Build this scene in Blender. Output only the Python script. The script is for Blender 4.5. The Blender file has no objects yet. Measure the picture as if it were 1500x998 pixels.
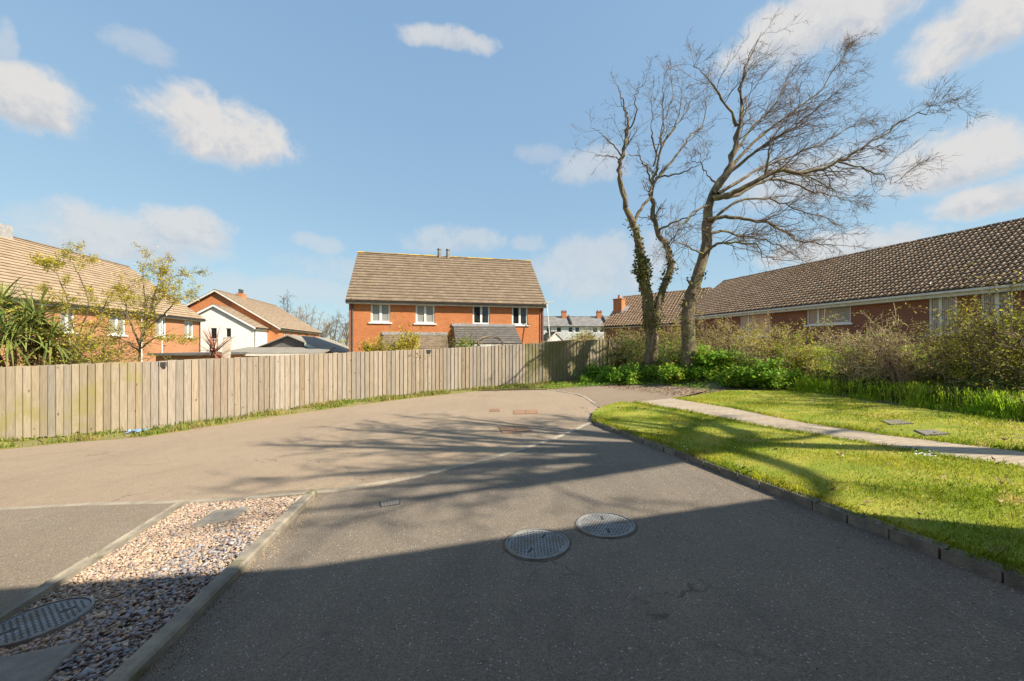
import bpy, bmesh, math, random
import numpy as np
from mathutils import Vector, Matrix
R = math.radians
SC = bpy.context.scene
COL = SC.collection
rng = np.random.default_rng(7)
random.seed(7)
PHI,EL=R(24),R(41)      # where the sun stands: to the right and a little behind

# ------------------------------------------------------------------ survey
# Survey of the place: eye at the origin, 1.5 m up, looking along +Y. at()/gr() turn a sight line into
# a place on the ground or at a known distance.
FOC, CX, HZ, EYE = 550.0, 750.0, 507.0, 1.5
def smin(a, b, k):
    h = np.clip(0.5 + 0.5*(b-a)/k, 0, 1)
    return b*(1-h) + a*h - k*h*(1-h)
def sstep(a, b, x):
    t = np.clip((np.asarray(x, float)-a)/(b-a), 0, 1)
    return t*t*(3-2*t)
def hedge_x(y):
    return np.interp(y, [-5, 6, 11.3, 12.3, 13.6, 15.5, 18, 60], [8.9, 8.9, 8.9, 7.2, 5.0, 4.0, 3.6, 3.0])
def gz(x, y):
    x = np.asarray(x, float); y = np.asarray(y, float)
    xc = np.clip(x, -34, 13)
    z = 0.16 + 0.045*xc - 0.0455*smin(np.maximum(y, -12), 8.6 + 0*y, 2.5)
    z = z + 0.85*sstep(0.2, 4.5, x-hedge_x(y))*sstep(-2, 3, y)
    return z
def at(px, py, Y):
    return Vector(((px-CX)/FOC*Y, Y, EYE+(HZ-py)/FOC*Y))
def gr(px, py, off=0.0):
    kx, kz = (px-CX)/FOC, (HZ-py)/FOC
    lo, hi = 0.3, 200.0
    for _ in range(60):
        m = 0.5*(lo+hi)
        if EYE + kz*m > float(gz(kx*m, m)) + off: lo = m
        else: hi = m
    return (kx*lo, lo)
def GL(pts, off=0.0): return [gr(a, b, off) for a, b in pts]

# ------------------------------------------------------------------ objects
def tag(o, label=None, cat=None, group=None, kind=None):
    if label: o['label'] = label
    if cat: o['category'] = cat
    if group: o['group'] = group
    if kind: o['kind'] = kind
    return o
def thing(name, label, cat, loc=(0,0,0), rz=0.0, group=None):
    o = bpy.data.objects.new(name, None); COL.objects.link(o)
    o.location = loc; o.rotation_euler = (0,0,rz); o.empty_display_size = .3
    return tag(o, label, cat, group)
def link(name, me, m, parent=None, smooth=False):
    o = bpy.data.objects.new(name, me); COL.objects.link(o)
    for x in (m if isinstance(m, (list, tuple)) else [m]): me.materials.append(x)
    if parent is not None: o.parent = parent
    if smooth: me.polygons.foreach_set('use_smooth', [True]*len(me.polygons))
    return o
def copy_tree(o, parent=None):
    c = o.copy(); COL.objects.link(c)
    if parent is not None: c.parent = parent
    for ch in list(o.children): copy_tree(ch, c)
    return c

class MB:
    """collects shapes and links them as one mesh object"""
    def __init__(s): s.v=[]; s.f=[]; s.mi=[]; s.m=0
    def face(s, *pts):
        i=len(s.v); s.v += [tuple(p) for p in pts]; s.f.append(tuple(range(i,i+len(pts)))); s.mi.append(s.m)
    def box(s, x0,x1,y0,y1,z0,z1):
        i=len(s.v)
        s.v += [(x0,y0,z0),(x1,y0,z0),(x1,y1,z0),(x0,y1,z0),(x0,y0,z1),(x1,y0,z1),(x1,y1,z1),(x0,y1,z1)]
        for q in ((0,3,2,1),(4,5,6,7),(0,1,5,4),(1,2,6,5),(2,3,7,6),(3,0,4,7)):
            s.f.append(tuple(i+k for k in q)); s.mi.append(s.m)
    def hexa(s, bot, top):
        """closed solid between a bottom and a top polygon of the same count (counter-clockwise from above)"""
        n=len(bot); i=len(s.v); s.v += [tuple(p) for p in bot]+[tuple(p) for p in top]
        s.f.append(tuple(i+k for k in reversed(range(n)))); s.mi.append(s.m)
        s.f.append(tuple(i+n+k for k in range(n))); s.mi.append(s.m)
        for k in range(n):
            j=(k+1)%n; s.f.append((i+k,i+j,i+n+j,i+n+k)); s.mi.append(s.m)
    def tube(s, pts, rad, n=8, cap=True):
        V,F = tube_np([np.array([tuple(p) for p in pts])],[np.array(rad if hasattr(rad,'__len__') else [rad]*len(pts))],n)
        i=len(s.v); s.v += [tuple(p) for p in V]; 
        for q in F: s.f.append(tuple(int(i+k) for k in q)); s.mi.append(s.m)
        if cap:
            s.f.append(tuple(i+k for k in reversed(range(n)))); s.mi.append(s.m)
            e=i+len(V)-n; s.f.append(tuple(e+k for k in range(n))); s.mi.append(s.m)
    def build(s, name, m, parent=None, smooth=False):
        me=bpy.data.meshes.new(name); me.from_pydata(s.v,[],s.f); me.update()
        if max(s.mi, default=0)>0: me.polygons.foreach_set('material_index', s.mi)
        boxuv(me)
        return link(name, me, m, parent, smooth)
def boxuv(me):
    uv=me.uv_layers.new(name='UVMap')
    nv=len(me.vertices); co=np.empty(nv*3); me.vertices.foreach_get('co',co); co=co.reshape(-1,3)
    nl=len(me.loops); vi=np.empty(nl,int); me.loops.foreach_get('vertex_index',vi)
    npoly=len(me.polygons); nr=np.empty(npoly*3); me.polygons.foreach_get('normal',nr); nr=nr.reshape(-1,3)
    tot=np.empty(npoly,int); me.polygons.foreach_get('loop_total',tot)
    N=np.abs(np.repeat(nr,tot,axis=0)); P=co[vi]
    u=np.where((N[:,2]>.8)|(N[:,1]>=N[:,0]),P[:,0],P[:,1]); v=np.where(N[:,2]>.8,P[:,1],P[:,2])
    uv.data.foreach_set('uv', np.stack([u,v],1).ravel())
def np_mesh(name, V, F, m, parent=None, smooth=False, mi=None):
    me=bpy.data.meshes.new(name); V=np.asarray(V,np.float32)
    Fs=[np.asarray(f,np.int32) for f in (F if isinstance(F,list) else [F]) if len(f)]
    me.vertices.add(len(V)); me.vertices.foreach_set('co',V.ravel())
    idx=np.concatenate([f.ravel() for f in Fs]); tot=np.concatenate([np.full(len(f),f.shape[1],np.int32) for f in Fs])
    me.loops.add(len(idx)); me.loops.foreach_set('vertex_index',idx)
    me.polygons.add(len(tot)); st=np.concatenate([[0],np.cumsum(tot)[:-1]]).astype(np.int32)
    me.polygons.foreach_set('loop_start',st)
    if mi is not None: me.polygons.foreach_set('material_index',np.asarray(mi,np.int32))
    me.update(calc_edges=True); me.validate()
    return link(name, me, m, parent, smooth)
def tube_np(lines, rads, n=5):
    Vs=[];Fs=[];o=0
    ang=np.arange(n)*2*np.pi/n; ca,sa=np.cos(ang),np.sin(ang)
    for P,r in zip(lines,rads):
        k=len(P); T=np.gradient(P,axis=0); T/=np.linalg.norm(T,axis=1,keepdims=True)+1e-9
        a=np.array([0,0,1.]) if abs(T[0][2])<.9 else np.array([1.,0,0])
        U=np.cross(T,a); U/=np.linalg.norm(U,axis=1,keepdims=True)+1e-9
        W=np.cross(T,U)
        V=P[:,None,:]+np.asarray(r)[:,None,None]*(U[:,None,:]*ca[None,:,None]+W[:,None,:]*sa[None,:,None])
        Vs.append(V.reshape(-1,3))
        i=np.arange(k-1)[:,None]*n+np.arange(n)[None,:]; j=np.arange(k-1)[:,None]*n+(np.arange(n)[None,:]+1)%n
        Fs.append(np.stack([i,i+n,j+n,j],-1).reshape(-1,4)+o); o+=k*n
    return np.concatenate(Vs),np.concatenate(Fs)

# ------------------------------------------------------------------ materials
class N:
    def __init__(s, tree): s.t=tree; s.n=tree.nodes; s.l=tree.links
    def new(s, typ, **kw):
        x=s.n.new(typ)
        for k,v in kw.items():
            if k.startswith('i_'):
                k=k[2:]; k=int(k) if k.isdigit() else k
                s.put(x.inputs[k],v)
            else: setattr(x,k,v)
        return x
    def put(s, sock, v):
        if isinstance(v, bpy.types.NodeSocket): s.l.new(v,sock)
        else:
            if hasattr(sock.default_value,'__len__') and hasattr(v,'__len__') and len(v)==3 and len(sock.default_value)==4: v=(*v,1)
            sock.default_value=v
    def math(s, op, a, b=0.0, c=None, clamp=False):
        x=s.n.new('ShaderNodeMath'); x.operation=op; x.use_clamp=clamp
        s.put(x.inputs[0],a); s.put(x.inputs[1],b)
        if c is not None: s.put(x.inputs[2],c)
        return x.outputs[0]
    def mix(s, f, a, b, typ='MIX'):
        x=s.n.new('ShaderNodeMix'); x.data_type='RGBA'; x.blend_type=typ
        s.put(x.inputs[0],f); s.put(x.inputs[6],a); s.put(x.inputs[7],b); return x.outputs[2]
    def ramp(s, f, a, b, lo=0.0, hi=1.0):
        x=s.n.new('ShaderNodeMapRange'); x.interpolation_type='SMOOTHSTEP'
        s.put(x.inputs[0],f); s.put(x.inputs[1],a); s.put(x.inputs[2],b); s.put(x.inputs[3],lo); s.put(x.inputs[4],hi); return x.outputs[0]
    def noise(s, vec, scale, detail=4.0, rough=.55, dist=0.0):
        x=s.n.new('ShaderNodeTexNoise'); s.put(x.inputs['Vector'],vec); x.inputs['Scale'].default_value=scale
        x.inputs['Detail'].default_value=detail; x.inputs['Roughness'].default_value=rough; x.inputs['Distortion'].default_value=dist
        return x.outputs['Fac']
def newmat(name):
    m=bpy.data.materials.new(name); m.use_nodes=True; t=m.node_tree
    k=N(t); p=t.nodes['Principled BSDF']; return m,k,p
def coord(k, kind='Object'):
    return k.new('ShaderNodeTexCoord').outputs[kind]
def mat(name, c1, c2=None, scale=4.0, rough=.85, spec=.3, bump=0.0, bscale=60.0, bdist=.01, island=0.0, hue=0.0,
        c3=None, c3scale=1.2, c3lo=.55, c3hi=.7, transl=0.0, metal=0.0, stretch=None, detail=5.0, lo=.35, hi=.65):
    m,k,p=newmat(name); vec=coord(k)
    v0=vec
    if stretch: 
        mp=k.new('ShaderNodeMapping'); k.put(mp.inputs[0],vec); mp.inputs['Scale'].default_value=stretch; vec=mp.outputs[0]
    col=(*c1,1)
    if c2 is not None: col=k.mix(k.ramp(k.noise(vec,scale,detail),lo,hi),(*c1,1),(*c2,1))
    if c3 is not None: col=k.mix(k.ramp(k.noise(v0,c3scale,4,.6),c3lo,c3hi),col,(*c3,1))
    if island or hue:
        r=k.new('ShaderNodeNewGeometry').outputs['Random Per Island']
        hs=k.new('ShaderNodeHueSaturation'); k.put(hs.inputs['Color'],col)
        k.put(hs.inputs['Value'],k.math('MULTIPLY_ADD',r,island,1-island*.5))
        r2=k.math('FRACT',k.math('MULTIPLY',r,17.3))
        k.put(hs.inputs['Hue'],k.math('MULTIPLY_ADD',r2,hue,.5-hue*.5)); col=hs.outputs[0]
    k.put(p.inputs['Base Color'],col); p.inputs['Roughness'].default_value=rough
    p.inputs['Specular IOR Level'].default_value=spec; p.inputs['Metallic'].default_value=metal
    if bump:
        b=k.new('ShaderNodeBump'); b.inputs['Strength'].default_value=bump; b.inputs['Distance'].default_value=bdist
        k.put(b.inputs['Height'],k.noise(v0,bscale,3)); k.put(p.inputs['Normal'],b.outputs[0])
    if transl:
        tr=k.new('ShaderNodeBsdfTranslucent'); k.put(tr.inputs[0],col)
        mx=k.new('ShaderNodeMixShader'); mx.inputs[0].default_value=transl
        k.l.new(p.outputs[0],mx.inputs[1]); k.l.new(tr.outputs[0],mx.inputs[2])
        k.l.new(mx.outputs[0],k.n['Material Output'].inputs[0])
    return m
def asphalt(name, c1, c2, fleck=.10, patch=.5, stain=None, fl=(.32,.31,.29)):
    m,k,p=newmat(name); vec=coord(k)
    big=k.ramp(k.noise(vec,patch,5,.6,.4),.3,.7)
    mid=k.ramp(k.noise(vec,4.0,5,.7),.35,.7)
    col=k.mix(big,(*c1,1),(*c2,1))
    col=k.mix(k.math('MULTIPLY',mid,.35),col,(c1[0]*.72,c1[1]*.72,c1[2]*.72,1))
    mp=k.new('ShaderNodeMapping'); k.put(mp.inputs[0],vec); mp.inputs['Rotation'].default_value=(0,0,R(-11)); mp.inputs['Scale'].default_value=(1.5,.16,1)
    trk=k.ramp(k.noise(mp.outputs[0],1.3,6,.65,.8),.3,.72)
    col=k.mix(k.math('MULTIPLY',trk,.42),col,(c2[0]*1.22,c2[1]*1.2,c2[2]*1.16,1))
    blot=k.ramp(k.noise(vec,2.1,7,.72,1.4),.60,.70)
    col=k.mix(k.math('MULTIPLY',blot,.38),col,(c1[0]*.55,c1[1]*.55,c1[2]*.56,1))
    wv=k.new('ShaderNodeTexVoronoi',feature='DISTANCE_TO_EDGE'); nz=k.new('ShaderNodeTexNoise'); k.put(nz.inputs['Vector'],vec); nz.inputs['Scale'].default_value=1.6; nz.inputs['Detail'].default_value=6
    va=k.new('ShaderNodeVectorMath',operation='MULTIPLY_ADD'); k.put(va.inputs[0],nz.outputs['Color']); va.inputs[1].default_value=(1.6,1.6,0); k.put(va.inputs[2],vec)
    k.put(wv.inputs['Vector'],va.outputs[0]); wv.inputs['Scale'].default_value=.23
    crk=k.math('MULTIPLY',k.ramp(wv.outputs['Distance'],.0,.004,1,0),k.ramp(k.noise(vec,.55,3),.5,.6))
    col=k.mix(k.math('MULTIPLY',crk,.55),col,(.05,.045,.04,1))
    if stain is not None: col=k.mix(k.math('MULTIPLY',k.ramp(k.noise(vec,.9,6,.75,1.0),.52,.72),.6),col,(*stain,1))
    vo=k.new('ShaderNodeTexVoronoi',feature='F1'); k.put(vo.inputs['Vector'],vec); vo.inputs['Scale'].default_value=150.0
    sep=k.new('ShaderNodeSeparateColor'); k.put(sep.inputs[0],vo.outputs['Color'])
    g=sep.outputs[0]
    hs=k.new('ShaderNodeHueSaturation'); k.put(hs.inputs['Color'],col); k.put(hs.inputs['Value'],k.math('MULTIPLY_ADD',g,.52,.74)); col=hs.outputs[0]
    col=k.mix(k.math('MULTIPLY',k.math('GREATER_THAN',sep.outputs[1],1-fleck*.22),.75),col,(*fl,1))
    k.put(p.inputs['Base Color'],col); p.inputs['Roughness'].default_value=.9; p.inputs['Specular IOR Level'].default_value=.25
    b=k.new('ShaderNodeBump'); b.inputs['Strength'].default_value=.7; b.inputs['Distance'].default_value=.006
    k.put(b.inputs['Height'],k.math('ADD',vo.outputs['Distance'],k.noise(vec,180,2))); k.put(p.inputs['Normal'],b.outputs[0])
    return m
def brickmat(name, c1, c2, mortar, w=.225, h=.075, mo=.010, bump=.5, dirt=None, rough=.85, coordk='UV', rot=0.0):
    m,k,p=newmat(name); vec=coord(k,coordk)
    if rot:
        mp=k.new('ShaderNodeMapping'); k.put(mp.inputs[0],vec); mp.inputs['Rotation'].default_value=(0,0,rot); vec=mp.outputs[0]
    br=k.new('ShaderNodeTexBrick'); k.put(br.inputs['Vector'],vec); br.inputs['Scale'].default_value=1.0
    br.inputs['Color1'].default_value=(*c1,1); br.inputs['Color2'].default_value=(*c2,1); br.inputs['Mortar'].default_value=(*mortar,1)
    br.inputs['Mortar Size'].default_value=mo; br.inputs['Brick Width'].default_value=w; br.inputs['Row Height'].default_value=h; br.inputs['Bias'].default_value=-.1
    o=coord(k); col=k.mix(k.ramp(k.noise(o,.8,5,.65),.3,.75,0,.35),br.outputs['Color'],(c1[0]*.62,c1[1]*.55,c1[2]*.55,1))
    if dirt: col=k.mix(k.ramp(k.noise(o,2.4,5,.7),.56,.72,0,.5),col,(*dirt,1))
    k.put(p.inputs['Base Color'],col); p.inputs['Roughness'].default_value=rough; p.inputs['Specular IOR Level'].default_value=.25
    b=k.new('ShaderNodeBump'); b.inputs['Strength'].default_value=bump; b.inputs['Distance'].default_value=.008
    k.put(b.inputs['Height'],k.math('SUBTRACT',k.noise(o,40,3),br.outputs['Fac'])); k.put(p.inputs['Normal'],b.outputs[0])
    return m
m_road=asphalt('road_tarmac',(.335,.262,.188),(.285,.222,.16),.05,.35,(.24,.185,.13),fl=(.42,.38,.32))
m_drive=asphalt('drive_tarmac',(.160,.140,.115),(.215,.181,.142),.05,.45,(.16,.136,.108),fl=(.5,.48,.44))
m_ldrive=asphalt('left_drive_tarmac',(.25,.205,.155),(.21,.172,.13),.09,.6,fl=(.45,.43,.4))
m_spur=asphalt('spur_tarmac',(.27,.21,.152),(.215,.168,.122),.06,.5,(.28,.21,.13))
m_kerb=mat('kerb_concrete',(.24,.22,.18),(.15,.14,.115),9,bump=.6,bscale=90,c3=(.13,.14,.08),c3scale=3,c3lo=.56,c3hi=.7,island=.3)
m_flush=mat('flush_kerb_concrete',(.37,.325,.255),(.28,.245,.19),8,bump=.5,bscale=120,island=.25)
m_edging=mat('edging_concrete',(.30,.265,.205),(.20,.18,.145),7,bump=.6,bscale=100,c3=(.12,.115,.055),c3scale=4,c3lo=.52,c3hi=.68,island=.2)
m_slab=mat('paving_slab',(.26,.235,.2),(.2,.185,.16),12,bump=.5,bscale=150)
m_soil=mat('soil',(.14,.105,.07),(.09,.07,.045),6,bump=.9,bscale=25,bdist=.03,c3=(.10,.12,.035),c3scale=1.5)
m_ground=mat('rough_ground',(.10,.13,.03),(.17,.16,.06),1.3,bump=.8,bscale=20,bdist=.03,c3=(.2,.17,.09),c3scale=.6)
m_lawn=mat('lawn_ground',(.19,.24,.02),(.33,.315,.045),2.2,bump=.8,bscale=60,bdist=.02,c3=(.25,.20,.09),c3scale=5,c3lo=.6,c3hi=.72)
m_verge=mat('verge_ground',(.23,.21,.075),(.18,.19,.045),2.5,bump=.9,bscale=50,bdist=.02,c3=(.25,.19,.11),c3scale=3,c3lo=.5,c3hi=.62)
m_path=brickmat('path_paviors',(.43,.36,.27),(.36,.30,.225),(.23,.19,.14),.2,.1,.006,.35,(.30,.26,.17),coordk='Object',rot=R(-12))
m_brick=brickmat('orange_brick',(.56,.185,.06),(.44,.135,.044),(.48,.29,.16),dirt=(.36,.16,.09))
m_brick2=brickmat('pale_orange_brick',(.52,.225,.105),(.46,.185,.085),(.44,.30,.2),dirt=(.36,.2,.12))
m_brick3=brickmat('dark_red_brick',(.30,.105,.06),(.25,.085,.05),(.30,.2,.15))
m_render=mat('white_render',(.78,.77,.74),(.72,.70,.66),1.5,bump=.15,bscale=120,c3=(.62,.59,.53),c3scale=.7,c3lo=.6,c3hi=.75)
m_white=mat('white_upvc',(.80,.80,.78),(.74,.74,.71),2,rough=.4,spec=.4)
m_fascia=mat('fascia_paint',(.66,.63,.57),(.55,.52,.46),3,rough=.6)
m_gutter=mat('gutter_plastic',(.05,.045,.042),(.075,.068,.06),3,rough=.5)
m_lead=mat('lead_flashing',(.36,.36,.36),(.27,.27,.27),5,rough=.6)
m_metalflue=mat('flue_metal',(.22,.21,.2),(.30,.28,.26),6,rough=.45,metal=.6)
def tilemat(name,c1,c2,moss,mlo=.6,island=.2):
    return mat(name,c1,c2,2.5,rough=.9,spec=.2,bump=.5,bscale=45,island=island,c3=moss,c3scale=1.6,c3lo=mlo,c3hi=mlo+.14)
m_tile=tilemat('brown_flat_tile',(.24,.185,.133),(.20,.152,.109),(.26,.215,.12))
m_tile2=tilemat('buff_flat_tile',(.37,.28,.19),(.315,.235,.16),(.40,.33,.18))
m_tile3=tilemat('tan_flat_tile',(.36,.275,.20),(.31,.235,.17),(.38,.32,.22))
m_pan=tilemat('brown_double_roman_tile',(.62,.415,.265),(.50,.335,.21),(.56,.43,.29),.62,.3)
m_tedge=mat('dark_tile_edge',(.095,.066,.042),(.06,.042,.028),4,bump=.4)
m_ridge=mat('ridge_tile',(.21,.155,.105),(.16,.12,.085),3,island=.4,bump=.4)
m_ridgely=mat('lichened_ridge_tile',(.20,.15,.10),(.30,.22,.08),3,island=.4,bump=.4,c3=(.52,.33,.03),c3scale=.9,c3lo=.47,c3hi=.58)
m_ridged=mat('dark_ridge_tile',(.075,.06,.052),(.05,.042,.038),3,island=.3,bump=.4)
m_felt=mat('roof_felt',(.22,.205,.175),(.27,.25,.21),2.2,bump=.4,bscale=80,c3=(.3,.27,.2),c3scale=.8)
m_feltd=mat('dark_roof_felt',(.10,.10,.10),(.14,.135,.13),2.2,bump=.4,bscale=80)
m_slated=mat('dark_porch_tile',(.105,.10,.098),(.14,.13,.122),1.2,island=.3,bump=.3)
m_terr=mat('far_white_wall',(.56,.57,.58),(.48,.49,.5),1.5)
m_slate=mat('grey_slate',(.20,.20,.205),(.26,.25,.245),1.2,island=.3,bump=.3)
def glassmat(name,c,rough=.06,spec=.6):
    m,k,p=newmat(name); p.inputs['Base Color'].default_value=(*c,1); p.inputs['Roughness'].default_value=rough; p.inputs['Specular IOR Level'].default_value=spec
    return m
m_glass=glassmat('dark_window_glass',(.018,.02,.022))
def blindmat(name,c1,c2,sc):
    m,k,p=newmat(name); w=k.new('ShaderNodeTexWave',wave_type='BANDS',bands_direction='X' if sc<0 else 'Z'); k.put(w.inputs[0],coord(k)); w.inputs['Scale'].default_value=abs(sc)
    k.put(p.inputs['Base Color'],k.mix(w.outputs['Fac'],(*c1,1),(*c2,1))); p.inputs['Roughness'].default_value=.12; p.inputs['Specular IOR Level'].default_value=.6
    return m
m_blind=blindmat('window_with_blind',(.26,.27,.25),(.33,.33,.31),9)
m_vblind=blindmat('window_with_vertical_blind',(.20,.20,.19),(.40,.39,.37),-5)
m_curtain=blindmat('window_with_curtain',(.46,.30,.23),(.52,.36,.28),-2.5)
def woodmat(name,c1,c2,green,glo,top=None):
    m,k,p=newmat(name); o=coord(k); mp=k.new('ShaderNodeMapping'); k.put(mp.inputs[0],o); mp.inputs['Scale'].default_value=(14,14,.9)
    r=k.new('ShaderNodeNewGeometry').outputs['Random Per Island']
    cm=k.new('ShaderNodeCombineXYZ'); k.put(cm.inputs[2],k.math('MULTIPLY',r,40)); k.put(cm.inputs[0],k.math('MULTIPLY',r,90))
    va=k.new('ShaderNodeVectorMath',operation='ADD'); k.put(va.inputs[0],mp.outputs[0]); k.put(va.inputs[1],cm.outputs[0])
    gr_=k.noise(va.outputs[0],3.0,6,.65,.6)
    col=k.mix(k.ramp(gr_,.3,.7),(*c1,1),(*c2,1))
    kn=k.new('ShaderNodeTexVoronoi'); mp2=k.new('ShaderNodeMapping'); k.put(mp2.inputs[0],o); mp2.inputs['Scale'].default_value=(4.5,4.5,2.6); k.put(kn.inputs[0],mp2.outputs[0]); kn.inputs['Scale'].default_value=1.0
    col=k.mix(k.ramp(kn.outputs['Distance'],.05,.12,.75,0),col,(c1[0]*.35,c1[1]*.3,c1[2]*.25,1))
    hs=k.new('ShaderNodeHueSaturation'); k.put(hs.inputs['Color'],col); k.put(hs.inputs['Value'],k.math('MULTIPLY_ADD',r,.32,.80)); 
    k.put(hs.inputs['Saturation'],k.math('MULTIPLY_ADD',k.math('FRACT',k.math('MULTIPLY',r,31.7)),.5,.75)); col=hs.outputs[0]
    col=k.mix(k.ramp(k.noise(o,1.1,5,.7),glo,glo+.2,0,.75),col,(*green,1))
    k.put(p.inputs['Base Color'],col); p.inputs['Roughness'].default_value=.85; p.inputs['Specular IOR Level'].default_value=.2
    b=k.new('ShaderNodeBump'); b.inputs['Strength'].default_value=.5; b.inputs['Distance'].default_value=.006; k.put(b.inputs['Height'],gr_); k.put(p.inputs['Normal'],b.outputs[0])
    return m
m_fence=woodmat('weathered_fence_wood',(.235,.195,.15),(.345,.295,.235),(.23,.21,.10),.62)
m_fencel=woodmat('greenish_fence_wood',(.29,.24,.175),(.40,.34,.25),(.29,.26,.10),.5)
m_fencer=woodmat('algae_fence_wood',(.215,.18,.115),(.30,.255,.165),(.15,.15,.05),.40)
m_newwood=woodmat('new_orange_wood',(.48,.27,.09),(.56,.34,.13),(.4,.25,.1),.8)
m_post=mat('pale_post',(.62,.54,.44),(.5,.43,.34),6,bump=.3)
m_bark=mat('tree_bark',(.115,.086,.055),(.205,.158,.104),9,bump=1.0,bscale=30,bdist=.03,c3=(.20,.20,.075),c3scale=3.5,c3lo=.52,c3hi=.66,stretch=(1,1,.35))
m_twig=mat('twigs',(.115,.08,.05),(.18,.135,.09),3,island=.5)
m_twigred=mat('reddish_twigs',(.16,.10,.068),(.22,.15,.10),3,island=.5)
m_dead=mat('dead_stems',(.42,.32,.21),(.30,.225,.145),3,island=.6)
m_tan=mat('tan_twigs',(.52,.39,.25),(.38,.28,.18),3,island=.6)
m_iron=mat('rusty_iron',(.27,.155,.085),(.20,.13,.085),20,bump=.6,bscale=140,c3=(.33,.19,.10),c3scale=8)
m_grey=mat('grey_cover',(.27,.275,.27),(.20,.205,.20),6,bump=.3,bscale=120,rough=.65,c3=(.22,.18,.13),c3scale=7,c3lo=.52,c3hi=.68)
m_greydk=mat('cover_recess',(.08,.08,.078),(.06,.06,.058),10)
m_blue=mat('blue_plastic',(.10,.25,.50),(.3,.42,.6),14,rough=.5)
m_white_d=mat('painted_white_metal',(.7,.69,.66),(.6,.58,.53),5,rough=.5)
m_greenb=mat('pale_green_board',(.52,.60,.53),(.44,.52,.45),4)
m_pipe=mat('downpipe_plastic',(.06,.05,.05),(.09,.07,.06),3,rough=.5)
def leafm(name,c1,c2,island=.6,hue=.05,transl=.35,scale=.9,rough=.55):
    return mat(name,c1,c2,scale,rough=rough,spec=.3,island=island,hue=hue,transl=transl)
m_lgreen=leafm('bright_leaf',(.18,.36,.03),(.32,.46,.05),transl=.5)
m_ldark=leafm('dark_leaf',(.08,.13,.025),(.14,.18,.035))
m_lyel=leafm('yellow_green_leaf',(.40,.40,.045),(.52,.46,.055),.5,.04,.5)
m_lgold=leafm('golden_leaf',(.58,.44,.035),(.42,.38,.05),.4,.04)
m_lolive=leafm('olive_leaf',(.30,.31,.055),(.42,.37,.09),transl=.45)
m_lbrown=leafm('dry_leaf',(.30,.19,.11),(.22,.13,.075),.7,.04,.2)
m_lred=leafm('reddish_leaf',(.44,.31,.15),(.36,.31,.10),.6,.05,.45)
m_palm=leafm('palm_leaf',(.105,.165,.035),(.21,.245,.06),.6,.05,.25)
m_purple=leafm('bronze_strap_leaf',(.26,.10,.055),(.34,.15,.08),.5,.03,.25)
m_ivy=leafm('ivy_leaf',(.10,.13,.028),(.17,.17,.04),.7,.05,.3)
m_grass=mat('grass_blade',(.205,.295,.016),(.42,.415,.036),1.3,rough=.55,spec=.3,island=.7,hue=.05,transl=.5,c3=(.54,.43,.16),c3scale=2.3,c3lo=.56,c3hi=.70)
m_lgrass=leafm('long_grass_blade',(.27,.43,.025),(.44,.54,.04),.7,.05,.55,1.0)
m_vgrass=leafm('verge_blade',(.18,.24,.035),(.36,.31,.10),.7,.06,.35,1.5)
m_stone=None
# ------------------------------------------------------------------ ground, road, drive, kerbs
def sheet(name, poly, off, m, step=.5, kind='structure', skirt=0.0, wob=0.0):
    bm=bmesh.new(); vs=[bm.verts.new((x,y,0)) for x,y in poly]; f=bm.faces.new(vs)
    bmesh.ops.triangulate(bm,faces=[f])
    xs=[p[0] for p in poly]; ys=[p[1] for p in poly]
    for ax,lo,hi in ((0,min(xs),max(xs)),(1,min(ys),max(ys))):
        a=math.floor(lo/step)*step+step*.37
        while a<hi:
            co=[0,0,0]; no=[0,0,0]; co[ax]=a; no[ax]=1
            bmesh.ops.bisect_plane(bm,geom=bm.verts[:]+bm.edges[:]+bm.faces[:],plane_co=co,plane_no=no,dist=1e-6)
            a+=step
    bmesh.ops.recalc_face_normals(bm,faces=bm.faces)
    bm.normal_update()
    if sum(f.normal.z for f in bm.faces)<0: bmesh.ops.reverse_faces(bm,faces=bm.faces)
    for v in bm.verts: v.co.z=float(gz(v.co.x,v.co.y))+off
    if skirt:
        be=[e for e in bm.edges if len(e.link_faces)==1]
        r=bmesh.ops.extrude_edge_only(bm,edges=be)
        for v in r['geom']:
            if isinstance(v,bmesh.types.BMVert): v.co.z-=skirt
    me=bpy.data.meshes.new(name); bm.to_mesh(me); bm.free()
    o=link(name,me,m); tag(o,kind=kind); return o
def inpoly(P, poly):
    x,y=P[:,0],P[:,1]; c=np.zeros(len(P),bool); n=len(poly)
    for i in range(n):
        x0,y0=poly[i]; x1,y1=poly[(i+1)%n]
        if y0==y1: continue
        c^=((y0>y)!=(y1>y))&(x<(x1-x0)*(y-y0)/(y1-y0)+x0)
    return c
def ext(a, b, d):
    """point d metres beyond b on the line a-b"""
    v=np.array(b)-np.array(a); v=v/np.linalg.norm(v); return tuple(np.array(b)+v*d)
def lerp(a,b,t): return tuple(np.array(a)*(1-t)+np.array(b)*t)
def spline(pts, n):
    P=np.array(pts,float); P=np.vstack([2*P[0]-P[1],P,2*P[-1]-P[-2]]); out=[]
    for i in range(1,len(P)-2):
        for t in np.linspace(0,1,n,endpoint=False):
            a,b,c,d=P[i-1],P[i],P[i+1],P[i+2]
            out.append(.5*((2*b)+(c-a)*t+(2*a-5*b+4*c-d)*t*t+(3*b-3*c+d-a)*t**3))
    out.append(P[-2]); return [tuple(p) for p in out]

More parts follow.
